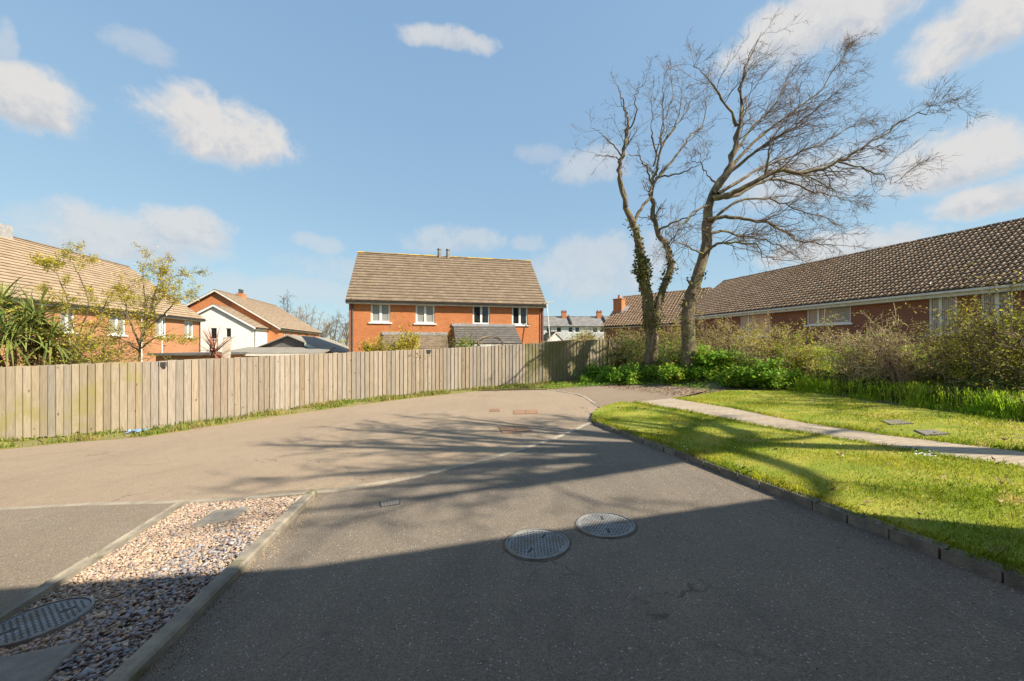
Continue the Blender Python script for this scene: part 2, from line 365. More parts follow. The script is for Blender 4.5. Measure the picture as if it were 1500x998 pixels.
# the ground: one sheet to the horizon
gx=np.unique(np.concatenate([np.linspace(-900,-60,15),np.arange(-60,60,1.5),np.linspace(60,900,15)]))
gy=np.unique(np.concatenate([np.linspace(-200,-30,6),np.arange(-30,70,1.5),np.linspace(70,1500,20)]))
X,Y=np.meshgrid(gx,gy); Zg=gz(X,Y)-.07
V=np.stack([X.ravel(),Y.ravel(),Zg.ravel()],1); nx=len(gx)
i=np.arange(len(gy)-1)[:,None]*nx+np.arange(nx-1)[None,:]
g=np_mesh('ground',V,np.stack([i,i+1,i+1+nx,i+nx],-1).reshape(-1,4),m_ground,smooth=True); tag(g,kind='structure')

# fence line in plan, eased
fence_plan=[(-21,6.6),(-16,7.75),(-11.8,8.75),(-9.2,9.4),(-8.0,10.5),(-6.3,13.0),(-3.0,15.0),(.58,16.2),(2.6,16.6),(4.35,16.9)]
fence_c=spline(fence_plan,12)
flush_px=[(0,748),(130,741),(250,738),(345,733.5),(463,723.5),(500,720),(560,711),(640,694),(700,678),(760,661),(820,641),(866,620)]
flush=spline(GL(flush_px),5)
flush_l=ext(flush[1],flush[0],9)
rk_a,rk_b=gr(870,622),gr(1500,868)              # foot of the kerb along the lawn
rk_e=ext(rk_a,rk_b,4.5)
gk_a,gk_b=gr(465,726),gr(200,998)               # drive side of the gravel edging
gk_e=ext(gk_a,gk_b,2.2)
le_a,le_b=gr(262,741),gr(75,860)                # left edging of the gravel
le_e=ext(le_a,le_b,4.2)
verge_px=[(0,659),(100,649),(215,640),(300,627),(400,611),(500,597),(600,584),(700,573),(760,569)]
verge=GL(verge_px)
road_far=GL([(800,571),(850,566),(960,563),(1050,569)])
road=[(-26,3.2),flush_l]+flush+GL([(872,600),(905,592),(985,584)])+list(reversed(road_far))+list(reversed(verge))+[ext(verge[1],verge[0],12)]
sheet('road',road,0.0,m_road)
spur=GL([(806,572),(838,577),(856,583),(868,592),(880,600),(905,591),(935,590),(985,584.5)])+[road_far[3],(9.5,12.0),(9.0,13.0),(6.2,14.6),(3.5,15.9),(1.8,16.0)]
sheet('road_spur',spur,.004,m_spur)
ev=spline(GL([(800,571.5),(836,576.5),(856,582.5),(869,592)]),4)
drive=flush[24:]+[rk_a,rk_b,rk_e,gk_e,gk_b,gk_a]
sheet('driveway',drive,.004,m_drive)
ld=[flush_l]+flush[:15]+[le_a,le_b,le_e,(-12,-2.5)]
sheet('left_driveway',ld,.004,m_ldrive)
def strip(name, line, w, off, h, m, seg=None, gap=.006, sink=.15):
    """a run of kerb or channel blocks along a plan line, chamfered top"""
    P=np.array(line,float); d=np.r_[0,np.cumsum(np.linalg.norm(np.diff(P,axis=0),axis=1))]
    b=MB(); s=0.0
    while s<d[-1]-1e-3:
        L=(seg*random.uniform(.97,1.03)) if seg else .4
        e=min(s+L,d[-1]); g=gap if seg else 0
        q=[]
        for t in (s,e-g):
            c=np.array([np.interp(t,d,P[:,0]),np.interp(t,d,P[:,1])]); c2=np.array([np.interp(t+.02,d,P[:,0]),np.interp(t+.02,d,P[:,1])])
            c1=np.array([np.interp(t-.02,d,P[:,0]),np.interp(t-.02,d,P[:,1])])
            tn=(c2-c1); tn/=np.linalg.norm(tn)+1e-9; q.append((c,np.array([-tn[1],tn[0]])))
        dz=random.uniform(-.006,.006) if seg else 0; sh=random.uniform(-.006,.006) if seg and h>.03 else 0
        c=min(.014,h*.3,w*.2)
        rings=[]
        for (p,nn) in q:
            z=float(gz(p[0],p[1]))+off
            pr=[(0,-sink),(0,h-c),(c,h),(w-c,h),(w,h-c),(w,-sink)]
            rings.append([(p[0]+nn[0]*(a+sh),p[1]+nn[1]*(a+sh),z+zz+dz) for a,zz in pr])
        i0=len(b.v); b.v+=rings[0]+rings[1]
        for k in range(5): b.f.append((i0+k,i0+k+1,i0+k+7,i0+k+6)); b.mi.append(0)
        b.f.append((i0+5,i0+4,i0+3,i0+2,i0+1,i0)); b.f.append((i0+6,i0+7,i0+8,i0+9,i0+10,i0+11)); b.mi+=[0,0]
        s=e
    o=b.build(name,m); 
    bm=bmesh.new(); bm.from_mesh(o.data); bmesh.ops.recalc_face_normals(bm,faces=bm.faces); bm.to_mesh(o.data); bm.free()
    tag(o,kind='structure'); return o
strip('flush_kerb',[flush_l]+flush,.075,-.002,.012,m_flush,.9)
strip('spur_flush_kerb',ev,.10,-.002,.014,m_flush,.6)
strip('lawn_kerb',[rk_e,rk_b,rk_a],-.09,0,.062,m_kerb,.27,.010)
strip('gravel_edging',[gk_e,gk_b,gk_a],.10,0,.062,m_edging,.9,.004)
strip('gravel_edging',[le_e,le_b,le_a],-.075,0,.035,m_edging,.9,.004)
# gravel bed (the stones are further down)
gravel=[le_a,le_b,le_e,gk_e,gk_b,gk_a]
sheet('gravel_bed',gravel,-.02,m_soil,.3)
# lawns and path
pn_px=[(930,589),(1015,604),(1120,624),(1260,646),(1390,668),(1500,683)]
pf_px=[(985,583),(1070,597),(1180,619),(1300,637),(1400,649),(1500,661)]
pn=GL(pn_px,.07); pf=GL(pf_px,.07)
pne=ext(pn[-2],pn[-1],9); pfe=ext(pf[-2],pf[-1],9)
kin=[tuple(np.array(p)+np.array([.10,.02])) for p in (rk_a,rk_b,rk_e)]
lawn_near=[kin[0]]+GL([(866,612),(869,602),(885,594),(908,588)],.07)+pn+[pne,(14,-2.5),kin[2],kin[1]]
sheet('lawn',lawn_near,.06,m_lawn,.5,skirt=.15)
lf=GL([(1030,577),(1062,571.5),(1120,571),(1180,573),(1240,582),(1300,591),(1400,604),(1500,619)],.07)
lawn_far=[pf[0]]+lf+[(9.4,2.5),(10.5,0.5),pfe]+list(reversed(pf[1:]))
sheet('far_lawn',lawn_far,.06,m_lawn,.5,skirt=.15)
sheet('footpath',pn+[pne,pfe]+list(reversed(pf)),.064,m_path,.5,skirt=.15)
# verge
fv=[p for p in fence_c if -21<=p[0]<=4.4]
vpoly=[ext(verge[1],verge[0],9)]+verge+GL([(800,571),(850,566)])+[p for p in reversed(fv)]
sheet('verge',vpoly,.02,m_verge,.4,skirt=.1)
# hedge bank soil
bank=[(8.7,2.0)]+[lf[k] for k in (7,6,5,4,3,2,1,0)]+[road_far[3],(5.6,14.0),(3.2,16.1),(4.4,17.2),(7,17),(12,16),(13,8),(12,1)]
sheet('hedge_bank',bank,.03,m_soil,.5)

# ------------------------------------------------------------------ grass blades
def blades(name, poly, dens, hmin, hmax, w, m, off, lean=.5, clump=None, near=None):
    P=np.array(poly); lo,hi=P.min(0),P.max(0); n=int(dens*(hi-lo).prod())
    q=rng.random((n,2))*(hi-lo)+lo; q=q[inpoly(q,poly)]
    if near is not None:           # thinner where farther off
        keep=rng.random(len(q))<np.clip((near/np.hypot(q[:,0],q[:,1]))**1.3,0.12,1); q=q[keep]
    f=np.abs(q[:,0])<1.42*q[:,1]+1.2; q=q[f]
    c=np.sin(q[:,0]*2.3+1.3*np.sin(q[:,1]*1.7))*np.sin(q[:,1]*2.9+1.1*np.sin(q[:,0]*1.3)); n=len(q)
    if clump: 
        k=rng.random(n)<np.clip(.5+c*clump,0.02,1); q=q[k]; c=c[k]; n=len(q)
    dist=np.hypot(q[:,0],q[:,1])
    h=(hmin+(hmax-hmin)*rng.random(n)**1.5)*(1+.35*c); ww=w*(.7+.6*rng.random(n))*np.clip(dist/6,1,2.6)
    a=rng.random(n)*2*np.pi; b=rng.random(n)*2*np.pi; ln=lean*h*rng.random(n)
    z=gz(q[:,0],q[:,1])+off
    base=np.stack([q[:,0],q[:,1],z],1); s=np.stack([np.cos(a),np.sin(a),0*a],1)*ww[:,None]*.5
    d=np.stack([np.cos(b)*ln,np.sin(b)*ln,h],1)
    V=np.stack([base-s,base+s,base+s*.7+d*np.array([.35,.35,.6]),base+d,base-s*.7+d*np.array([.35,.35,.6])],1).reshape(-1,3)
    F=np.arange(n)[:,None]*5+np.arange(5)[None,:]
    o=np_mesh(name,V,F,m); tag(o,kind='stuff'); return o
blades('lawn_grass',lawn_near,9500,.012,.042,.0055,m_grass,.055,.9,.30,near=4.0)
blades('far_lawn_grass',lawn_far,7500,.012,.048,.0055,m_grass,.055,.9,.30,near=4.0)
blades('verge_grass',vpoly,900,.03,.15,.010,m_vgrass,.02,.9,1.1)
blades('kerb_grass',[tuple(np.array(rk_a)+(.05,.0)),tuple(np.array(rk_b)+(.05,.0)),tuple(np.array(rk_b)+(.19,.03)),tuple(np.array(rk_a)+(.19,.03))],5200,.03,.08,.005,m_grass,.055,1.5)

for nm,ln,sg in (('path_edge_grass',pn,-1),('path_far_edge_grass',pf,1)):
    A_=np.array(ln); T_=np.gradient(A_,axis=0); T_/=np.linalg.norm(T_,axis=1,keepdims=True); N_=np.stack([-T_[:,1],T_[:,0]],1)*sg
    if (N_[2,1]>0)!=(sg>0): N_=-N_
    blades(nm,[tuple(p) for p in A_-N_*.03]+[tuple(p) for p in (A_+N_*.12)[::-1]],2600,.03,.075,.006,m_grass,.055,1.4)
# ------------------------------------------------------------------ gravel stones
def stonemat():
    m,k,p=newmat('gravel_stone'); r=k.new('ShaderNodeNewGeometry').outputs['Random Per Island']
    cr=k.new('ShaderNodeValToRGB'); k.put(cr.inputs[0],r); e=cr.color_ramp; e.interpolation='CONSTANT'
    cols=[(.45,.31,.205),(.38,.24,.165),(.32,.29,.215),(.50,.375,.265),(.27,.235,.225),(.42,.30,.215),(.26,.225,.235),(.46,.29,.195),(.56,.455,.34),(.36,.275,.22)]
    e.elements[0].color=(*cols[0],1); e.elements[1].position=.1; e.elements[1].color=(*cols[1],1)
    for j,c in enumerate(cols[2:]): x=e.elements.new(.2+.1*j); x.color=(*c,1)
    col=k.mix(k.ramp(k.noise(coord(k),60,3),.3,.7,0,.35),cr.outputs[0],(.40,.33,.26,1))
    hs=k.new('ShaderNodeHueSaturation'); k.put(hs.inputs['Color'],col); k.put(hs.inputs['Value'],k.math('MULTIPLY_ADD',k.math('FRACT',k.math('MULTIPLY',r,77.7)),.6,.75))
    k.put(p.inputs['Base Color'],hs.outputs[0]); p.inputs['Roughness'].default_value=.75; return m
def slatemat():
    m=mat('slate_chip',(.22,.212,.232),(.30,.285,.295),8,rough=.6,island=.6,hue=.05); return m
bm=bmesh.new(); bmesh.ops.create_icosphere(bm,subdivisions=1,radius=1); bm.verts.ensure_lookup_table()
ICO=np.array([v.co[:] for v in bm.verts]); ICF=np.array([[v.index for v in f.verts] for f in bm.faces]); bm.free()
cv=np.array(GL([(2,912),(37,897),(100,876),(143,876),(110,903),(50,933),(2,950)],.03)); ls=np.linalg.lstsq(np.c_[2*cv,np.ones(len(cv))],(cv**2).sum(1),rcond=None)[0]
cover_c=(float(ls[0]),float(ls[1])); cover_r=float(min(.42,math.sqrt(ls[2]+ls[0]**2+ls[1]**2))); print('cover',cover_c,cover_r)

slab_far=GL([(277,772),(312,748),(366,741.5),(343,759)],.03); slab_near=GL([(-60,975),(120,938),(52,1010),(-120,1060)],.03)
def stones(name, poly, n, rmin, rmax, flat, m, keepout=True, sel=None, layers=.028):
    P=np.array(poly); lo,hi=P.min(0),P.max(0); q=rng.random((n*4,2))*(hi-lo)+lo; q=q[inpoly(q,poly)]
    q=q[(np.abs(q[:,0])<1.42*q[:,1]+.4)&(q[:,1]>.5)]
    if keepout:
        q=q[np.hypot(q[:,0]-cover_c[0],q[:,1]-cover_c[1])>cover_r]
        q=q[~inpoly(q,slab_far)]; q=q[~inpoly(q,slab_near)]
    if sel is not None: q=q[sel(q)]
    q=q[:n]; k=len(q)
    r=rmin+(rmax-rmin)*rng.random(k)**2.0
    S=np.stack([r*(1+.5*rng.random(k)),r*(.65+.4*rng.random(k)),r*flat*(.7+.6*rng.random(k))],1)
    V=ICO[None]*(1+.5*(rng.random((k,len(ICO),1))-.5))*S[:,None]
    ax=(rng.random((k,2))-.5)*1.0; a=rng.random(k)*2*np.pi
    cx,sx=np.cos(ax[:,0])[:,None],np.sin(ax[:,0])[:,None]; V=np.stack([V[...,0],V[...,1]*cx-V[...,2]*sx,V[...,1]*sx+V[...,2]*cx],-1)
    cy,sy=np.cos(ax[:,1])[:,None],np.sin(ax[:,1])[:,None]; V=np.stack([V[...,0]*cy+V[...,2]*sy,V[...,1],-V[...,0]*sy+V[...,2]*cy],-1)
    ca,sa=np.cos(a)[:,None],np.sin(a)[:,None]; V=np.stack([V[...,0]*ca-V[...,1]*sa,V[...,0]*sa+V[...,1]*ca,V[...,2]],-1)
    V+=np.stack([q[:,0],q[:,1],gz(q[:,0],q[:,1])-.012+layers*rng.random(k)],1)[:,None]
    o=np_mesh(name,V.reshape(-1,3),(ICF[None]+(np.arange(k)*len(ICO))[:,None,None]).reshape(-1,3),m); tag(o,kind='stuff'); return o
gkn=np.array(gk_b)-np.array(gk_a); gkn/=np.linalg.norm(gkn)
def dk(q): return np.abs((q[:,0]-gk_a[0])*gkn[1]-(q[:,1]-gk_a[1])*gkn[0])   # distance from the drive edging
stones('gravel',gravel,44000,.005,.0155,.42,stonemat(),sel=lambda q:(dk(q)>.115)&((dk(q)>.45)|(rng.random(len(q))<.45)|(q[:,1]>3.1)))
stones('slate_chippings',gravel,6500,.008,.023,.28,slatemat(),sel=lambda q:(dk(q)>.11)&(dk(q)<.62)&(q[:,1]<3.3),layers=.034)

# loose grit swept against the kerbs and over the road edge
m_grit=mat('grit',(.34,.27,.19),(.24,.19,.14),3,island=.7)
def edge_strip(a,b,w0,w1):
    a,b=np.array(a),np.array(b); d=(b-a)/np.linalg.norm(b-a); n=np.array([d[1],-d[0]]); return [tuple(a+n*w0),tuple(b+n*w0),tuple(b+n*w1),tuple(a+n*w1)]
def grit(name, poly, n): 
    o=stones(name,poly,n,.0018,.0055,.7,m_grit,keepout=False,layers=.004); o.location.z=.015
grit('kerb_grit',edge_strip(rk_a,rk_b,.0,.16),2600)
grit('kerb_grit',edge_strip(rk_a,rk_b,.0,.5),1500)
grit('edging_grit',edge_strip(gk_a,gk_b,.0,-.14),1500)
grit('drive_grit',drive,1800)
grit('road_grit',GL([(440,735),(560,715),(860,625),(866,605),(820,590),(700,640),(540,690),(420,720)]),1800)
vb_=np.array(verge); grit('verge_grit',[tuple(p) for p in verge]+[tuple(p) for p in (vb_[::-1]+np.array([.03,-.28]))],1800)
# ------------------------------------------------------------------ covers and slabs
def frame_at(p, slope=True):
    x,y=p; z=float(gz(x,y)); e=.05
    dx=(float(gz(x+e,y))-float(gz(x-e,y)))/(2*e); dy=(float(gz(x,y+e))-float(gz(x,y-e)))/(2*e)
    n=Vector((-dx,-dy,1)).normalized(); return Vector((x,y,z)), n.to_track_quat('Z','Y').to_euler()
m_seal=mat('dirty_seal',(.095,.075,.052),(.15,.12,.085),14,bump=.8,bscale=150)
def round_cover(p, rad, label, off=.0075, group=None, rz=.3, lip=True):
    loc,rot=frame_at(p); t=thing('manhole_cover',label,'manhole cover',loc,0,group); t.rotation_euler=rot
    n=48
    sb=MB(); nr_=60; w0=[rad*(1.035+.05*abs(math.sin(3*q+rz*9))+.035*random.random()) for q in range(nr_)]
    c_=[(math.cos(2*math.pi*q/nr_),math.sin(2*math.pi*q/nr_)) for q in range(nr_)]
    for q in range(nr_):
        j=(q+1)%nr_; sb.face((c_[q][0]*rad*.99,c_[q][1]*rad*.99,.0078),(c_[q][0]*w0[q],c_[q][1]*w0[q],.0056),(c_[j][0]*w0[j],c_[j][1]*w0[j],.0056),(c_[j][0]*rad*.99,c_[j][1]*rad*.99,.0078))
    if lip: sb.build('surround',m_seal,t)
    def ring(r,z): return [(r*math.cos(2*math.pi*k/n),r*math.sin(2*math.pi*k/n),z) for k in range(n)]
    b=MB(); R_=[ring(rad,off-.03),ring(rad,off+.004),ring(rad*.94,off+.007),ring(rad*.935,off-.03)]
    for a in range(3):
        for k in range(n): j=(k+1)%n; b.face(R_[a][k],R_[a][j],R_[a+1][j],R_[a+1][k])
    b.build('rim',m_grey,t)
    d=MB(); d.hexa(ring(rad*.925,off-.03),ring(rad*.925,off)); d.m=1; c,s=math.cos(rz),math.sin(rz); st=rad/9
    for i in range(-10,11):
        for j in range(-10,11):
            x=i*st; y=(j+.5*(i%2))*st
            if math.hypot(x,y)>rad*.83 or (abs(y)<st*.6 and abs(abs(x)-rad*.5)<st*1.2): continue
            l,w=(st*.36,st*.16) if (i+j)%2 else (st*.16,st*.36)
            q=[(x-l,y-w),(x+l,y-w),(x+l,y+w),(x-l,y+w)]
            q=[(a*c-e*s,a*s+e*c) for a,e in q]
            d.hexa([(a,e,off-.002) for a,e in q],[(a,e,off+.0015) for a,e in q])
    for sx in (-1,1):
        q=[(sx*rad*.5-.03,-.012),(sx*rad*.5+.03,-.012),(sx*rad*.5+.03,.012),(sx*rad*.5-.03,.012)]; q=[(a*c-e*s,a*s+e*c) for a,e in q]
        d.hexa([(a,e,off-.002) for a,e in q],[(a,e,off+.002) for a,e in q])
    d.build('lid',[m_grey,m_greydk],t); return t
gq='round grey manhole covers in the drive'
round_cover(gr(787,797),.235,'round grey manhole cover nearer the gravel bed, mostly in shade',group=gq,rz=.3)
round_cover(gr(886.5,769.5),.232,'round grey manhole cover nearer the lawn kerb, half in sunlight',group=gq,rz=.75)
round_cover(cover_c,cover_r,'large dimpled grey cover set in the shaded gravel bed',off=.028,rz=.2,lip=False)
def rect_cover(px, name, label, cat, m, m2, off=.006, group=None, nx=2, ny=1):
    Q=GL(px,off); b=MB(); c=np.mean(Q,axis=0)
    t=thing(name,label,cat,(c[0],c[1],float(gz(*c))),0,group); cz=float(gz(*c))
    def P(a,e,z):
        p=lerp(lerp(Q[0],Q[1],a),lerp(Q[3],Q[2],a),e); return (p[0]-c[0],p[1]-c[1],float(gz(*p))-cz+z)
    b.hexa([P(0,1,-.03),P(1,1,-.03),P(1,0,-.03),P(0,0,-.03)],[P(0,1,off),P(1,1,off),P(1,0,off),P(0,0,off)]); b.build('frame',m,t)
    d=MB()
    for i in range(nx):
        for j in range(ny):
            a0,a1,e0,e1=(i+.05)/nx,(i+.95)/nx,(j+.06)/ny,(j+.94)/ny
            d.hexa([P(a0,e1,-.02),P(a1,e1,-.02),P(a1,e0,-.02),P(a0,e0,-.02)],[P(a0,e1,off+.004),P(a1,e1,off+.004),P(a1,e0,off+.004),P(a0,e0,off+.004)])
    f=d; f.m=1
    for i in range(7*nx):
        for j in range(6):
            a,e=(i+.5)/(7*nx),(j+.5)/6
            f.hexa([P(a-.015,e+.04,off),P(a+.015,e+.04,off),P(a+.015,e-.04,off),P(a-.015,e-.04,off)],[P(a-.015,e+.04,off+.0055),P(a+.015,e+.04,off+.0055),P(a+.015,e-.04,off+.0055),P(a-.015,e-.04,off+.0055)])
    f.build('lid',[m2,m],t); return t
m_iron2=mat('worn_iron',(.36,.215,.125),(.28,.175,.11),16,bump=.5,bscale=120)
rect_cover([(730,625.7),(771,622.7),(779,631.5),(736,635.3)],'drain_cover','rusty rectangular drain cover nearest the flush kerb','drain cover',m_iron,m_iron2)
rect_cover([(752,601.3),(787,599.8),(788,606),(752,607)],'drain_cover','rusty rectangular drain cover farther up the road, nearer the fence','drain cover',m_iron,m_iron2)
rect_cover([(717,599.5),(732,599),(733,603.2),(717,603.8)],'valve_cover','tiny worn rusty valve cover flush with the road','valve cover',m_iron2,m_iron,nx=1)
rect_cover([(555,735.2),(587,731.2),(586,739),(557,743)],'stopcock_cover','small dark grey stopcock cover in the sunlit drive','stopcock cover',m_greydk,m_slab,nx=1)
rect_cover([(1288,615.5),(1318,614.6),(1339,620.2),(1304,622)],'lawn_cover','grey inspection cover sunk in the far lawn, farther from the path','inspection cover',m_greydk,m_slab,off=.072,nx=1)
rect_cover([(1338,630),(1368,629.5),(1392,635.5),(1356,638)],'lawn_cover','grey inspection cover sunk in the far lawn close to the path','inspection cover',m_greydk,m_slab,off=.072,nx=1)
def slab(Q, label, top):
    c=np.mean(Q,axis=0); b=MB(); 
    z=[float(gz(*p)) for p in Q]; i=.012; Qi=[lerp(p,c,.03) for p in Q]
    lo=[(p[0],p[1],zz-.05) for p,zz in zip(Q,z)]; mi=[(p[0],p[1],zz+top-.008) for p,zz in zip(Q,z)]; hi=[(p[0],p[1],zz+top) for p,zz in zip(Qi,z)]
    b.hexa(lo,mi); b.hexa([(x,y,w-.002) for x,y,w in mi],hi); o=b.build('paving_slab',m_slab)
    bm=bmesh.new(); bm.from_mesh(o.data); bmesh.ops.recalc_face_normals(bm,faces=bm.faces); bm.to_mesh(o.data); bm.free()
    tag(o,label,'slab')
slab(list(reversed(slab_far)),'small sunlit concrete slab in the far end of the gravel',.03)
slab(list(reversed(slab_near)),'dark shaded concrete slab beside the dimpled cover in the gravel',.03)
# ------------------------------------------------------------------ buildings
def onplane(px, o, u):
    """distance along the facade line o + u*s where the sight line px meets it"""
    k=(px-CX)/FOC; return (k*o[1]-o[0])/(u[0]-k*u[1])
class Frame:
    """facade frame: origin o (plan), u along the facade, n into the building"""
    def __init__(s,o,ang_u):
        s.o=np.array(o,float); u=np.array(ang_u,float); s.u=u/np.linalg.norm(u); s.n=np.array([-s.u[1],s.u[0]]); s.rz=math.atan2(s.u[1],s.u[0])
    def S(s,px,depth=0.0): return onplane(px,s.o+s.n*depth,s.u)
    def Z(s,px,py,depth=0.0):
        q=s.o+s.n*depth+s.u*s.S(px,depth); return EYE+(HZ-py)/FOC*q[1]
def wall_with_holes(b, x0,x1,z0,z1, holes, y=0.0, rev=.09, axis='x', flip=False):
    """facade in the plane y (or x): quads round the openings, with reveals"""
    xs=sorted({x0,x1,*[h[0] for h in holes],*[h[1] for h in holes]}); zs=sorted({z0,z1,*[h[2] for h in holes],*[h[3] for h in holes]})
    def P(a,d,z): return (a,y+d,z) if axis=='x' else (y+d,a,z)
    sg=1
    for i in range(len(xs)-1):
        for j in range(len(zs)-1):
            cx,cz=(xs[i]+xs[i+1])/2,(zs[j]+zs[j+1])/2
            if any(h[0]<cx<h[1] and h[2]<cz<h[3] for h in holes): continue
            b.face(P(xs[i],0,zs[j]),P(xs[i+1],0,zs[j]),P(xs[i+1],0,zs[j+1]),P(xs[i],0,zs[j+1]))
    for (a0,a1,c0,c1) in holes:
        for q in ((P(a0,0,c0),P(a0,rev,c0),P(a0,rev,c1),P(a0,0,c1)),(P(a1,0,c0),P(a1,0,c1),P(a1,rev,c1),P(a1,rev,c0)),
                  (P(a0,0,c1),P(a0,rev,c1),P(a1,rev,c1),P(a1,0,c1)),(P(a0,0,c0),P(a1,0,c0),P(a1,rev,c0),P(a0,rev,c0))): b.face(*q)
def window(parent, a0,a1,c0,c1, bars=(.5,), hbars=(), glass=m_glass, sill=True, y=0.0, axis='x', fw=.06, sillm=None, rec=.05, transom=None):
    """a frame with its panes, set in an opening"""
    def B(b,p0,p1,d0,d1,z0,z1):
        if axis=='x': b.box(p0,p1,y+d0,y+d1,z0,z1)
        else: b.box(y+d0,y+d1,p0,p1,z0,z1)
    b=MB()
    B(b,a0,a1,rec,rec+.07,c0,c0+fw); B(b,a0,a1,rec,rec+.07,c1-fw,c1)
    B(b,a0,a0+fw,rec,rec+.07,c0+fw,c1-fw); B(b,a1-fw,a1,rec,rec+.07,c0+fw,c1-fw)
    for t in bars:
        c=a0+(a1-a0)*t; B(b,c-fw*.7,c+fw*.7,rec-.004,rec+.066,c0+fw,c1-fw)
    for t in hbars:
        c=c0+(c1-c0)*t; B(b,a0+fw,a1-fw,rec+.003,rec+.064,c-fw*.5,c+fw*.5)
    f=b.build('window',m_white,parent)
    p=MB(); B(p,a0+fw*.5,a1-fw*.5,rec+.04,rec+.05,c0+fw*.5,c1-fw*.5); p.build('pane',glass,f)
    if sill:
        s=MB(); B(s,a0-.12,a1+.12,-.07,rec+.02,c0-.075,c0+.004); s.build('sill',sillm or m_white,f)
    return f
def tiles_flat(b, L, SL, gauge=.30, wid=.33, thick=.045, x0=0.0, half=True, skip=None):
    """tile courses of a slope: each tile its own wedge; returns (V in slope coordinates: along, up-slope, lift)"""
    nr=max(1,int(round(SL/gauge))); g=SL/nr; V=[];F=[]
    for r in range(nr):
        x=x0-(wid*.5 if (half and r%2) else 0)
        while x<x0+L-1e-4:
            a,c=max(x,x0)+.002,min(x+wid,x0+L)-.002; x+=wid
            if c-a<.02: continue
            j=rng.random(4)*.008-.004; t=thick+rng.random()*.006; s0=r*g+(rng.random()-.5)*.008; s1=(r+1)*g+.03
            i=len(V)
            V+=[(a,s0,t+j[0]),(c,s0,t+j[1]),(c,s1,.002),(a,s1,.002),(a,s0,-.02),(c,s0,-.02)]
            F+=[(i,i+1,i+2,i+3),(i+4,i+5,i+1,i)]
    return V,F
def tiles_roman(b, L, SL, gauge=.30, wid=.33, thick=.06, x0=0.0):
    nr=max(1,int(round(SL/gauge))); g=SL/nr; V=[];F=[]
    prof=[(0,.0),(.10,.002),(.26,.0),(.34,.045),(.42,.062),(.50,.045),(.58,.0),(.76,-.004),(.84,.042),(.92,.06),(1.0,.04)]
    for r in range(nr):
        x=x0
        while x<x0+L-.05:
            a=x; x+=wid; j=(rng.random()-.5)*.012; s0=r*g+(rng.random()-.5)*.012; s1=(r+1)*g+.03; i=len(V); n=len(prof)
            for (t,h) in prof: V.append((a+t*wid*.985,s0,thick+h+j))
            for (t,h) in prof: V.append((a+t*wid*.985,s1,h+.002))
            for (t,h) in prof: V.append((a+t*wid*.985,s0,-.02))
            for k in range(n-1):
                F.append((i+k,i+k+1,i+n+k+1,i+n+k)); F.append((i+2*n+k,i+2*n+k+1,i+k+1,i+k))
    return V,F
def slope_mesh(name, o, u, s, V, F, m, parent):
    o,u,s=Vector(o),Vector(u).normalized(),Vector(s).normalized(); n=u.cross(s)
    A=np.array(V); W=np.array(o)[None]+A[:,0:1]*np.array(u)+A[:,1:2]*np.array(s)+A[:,2:3]*np.array(n)
    return np_mesh(name,W,[np.array([f for f in F])],[m,m_tedge],parent,mi=np.arange(len(F))%2)
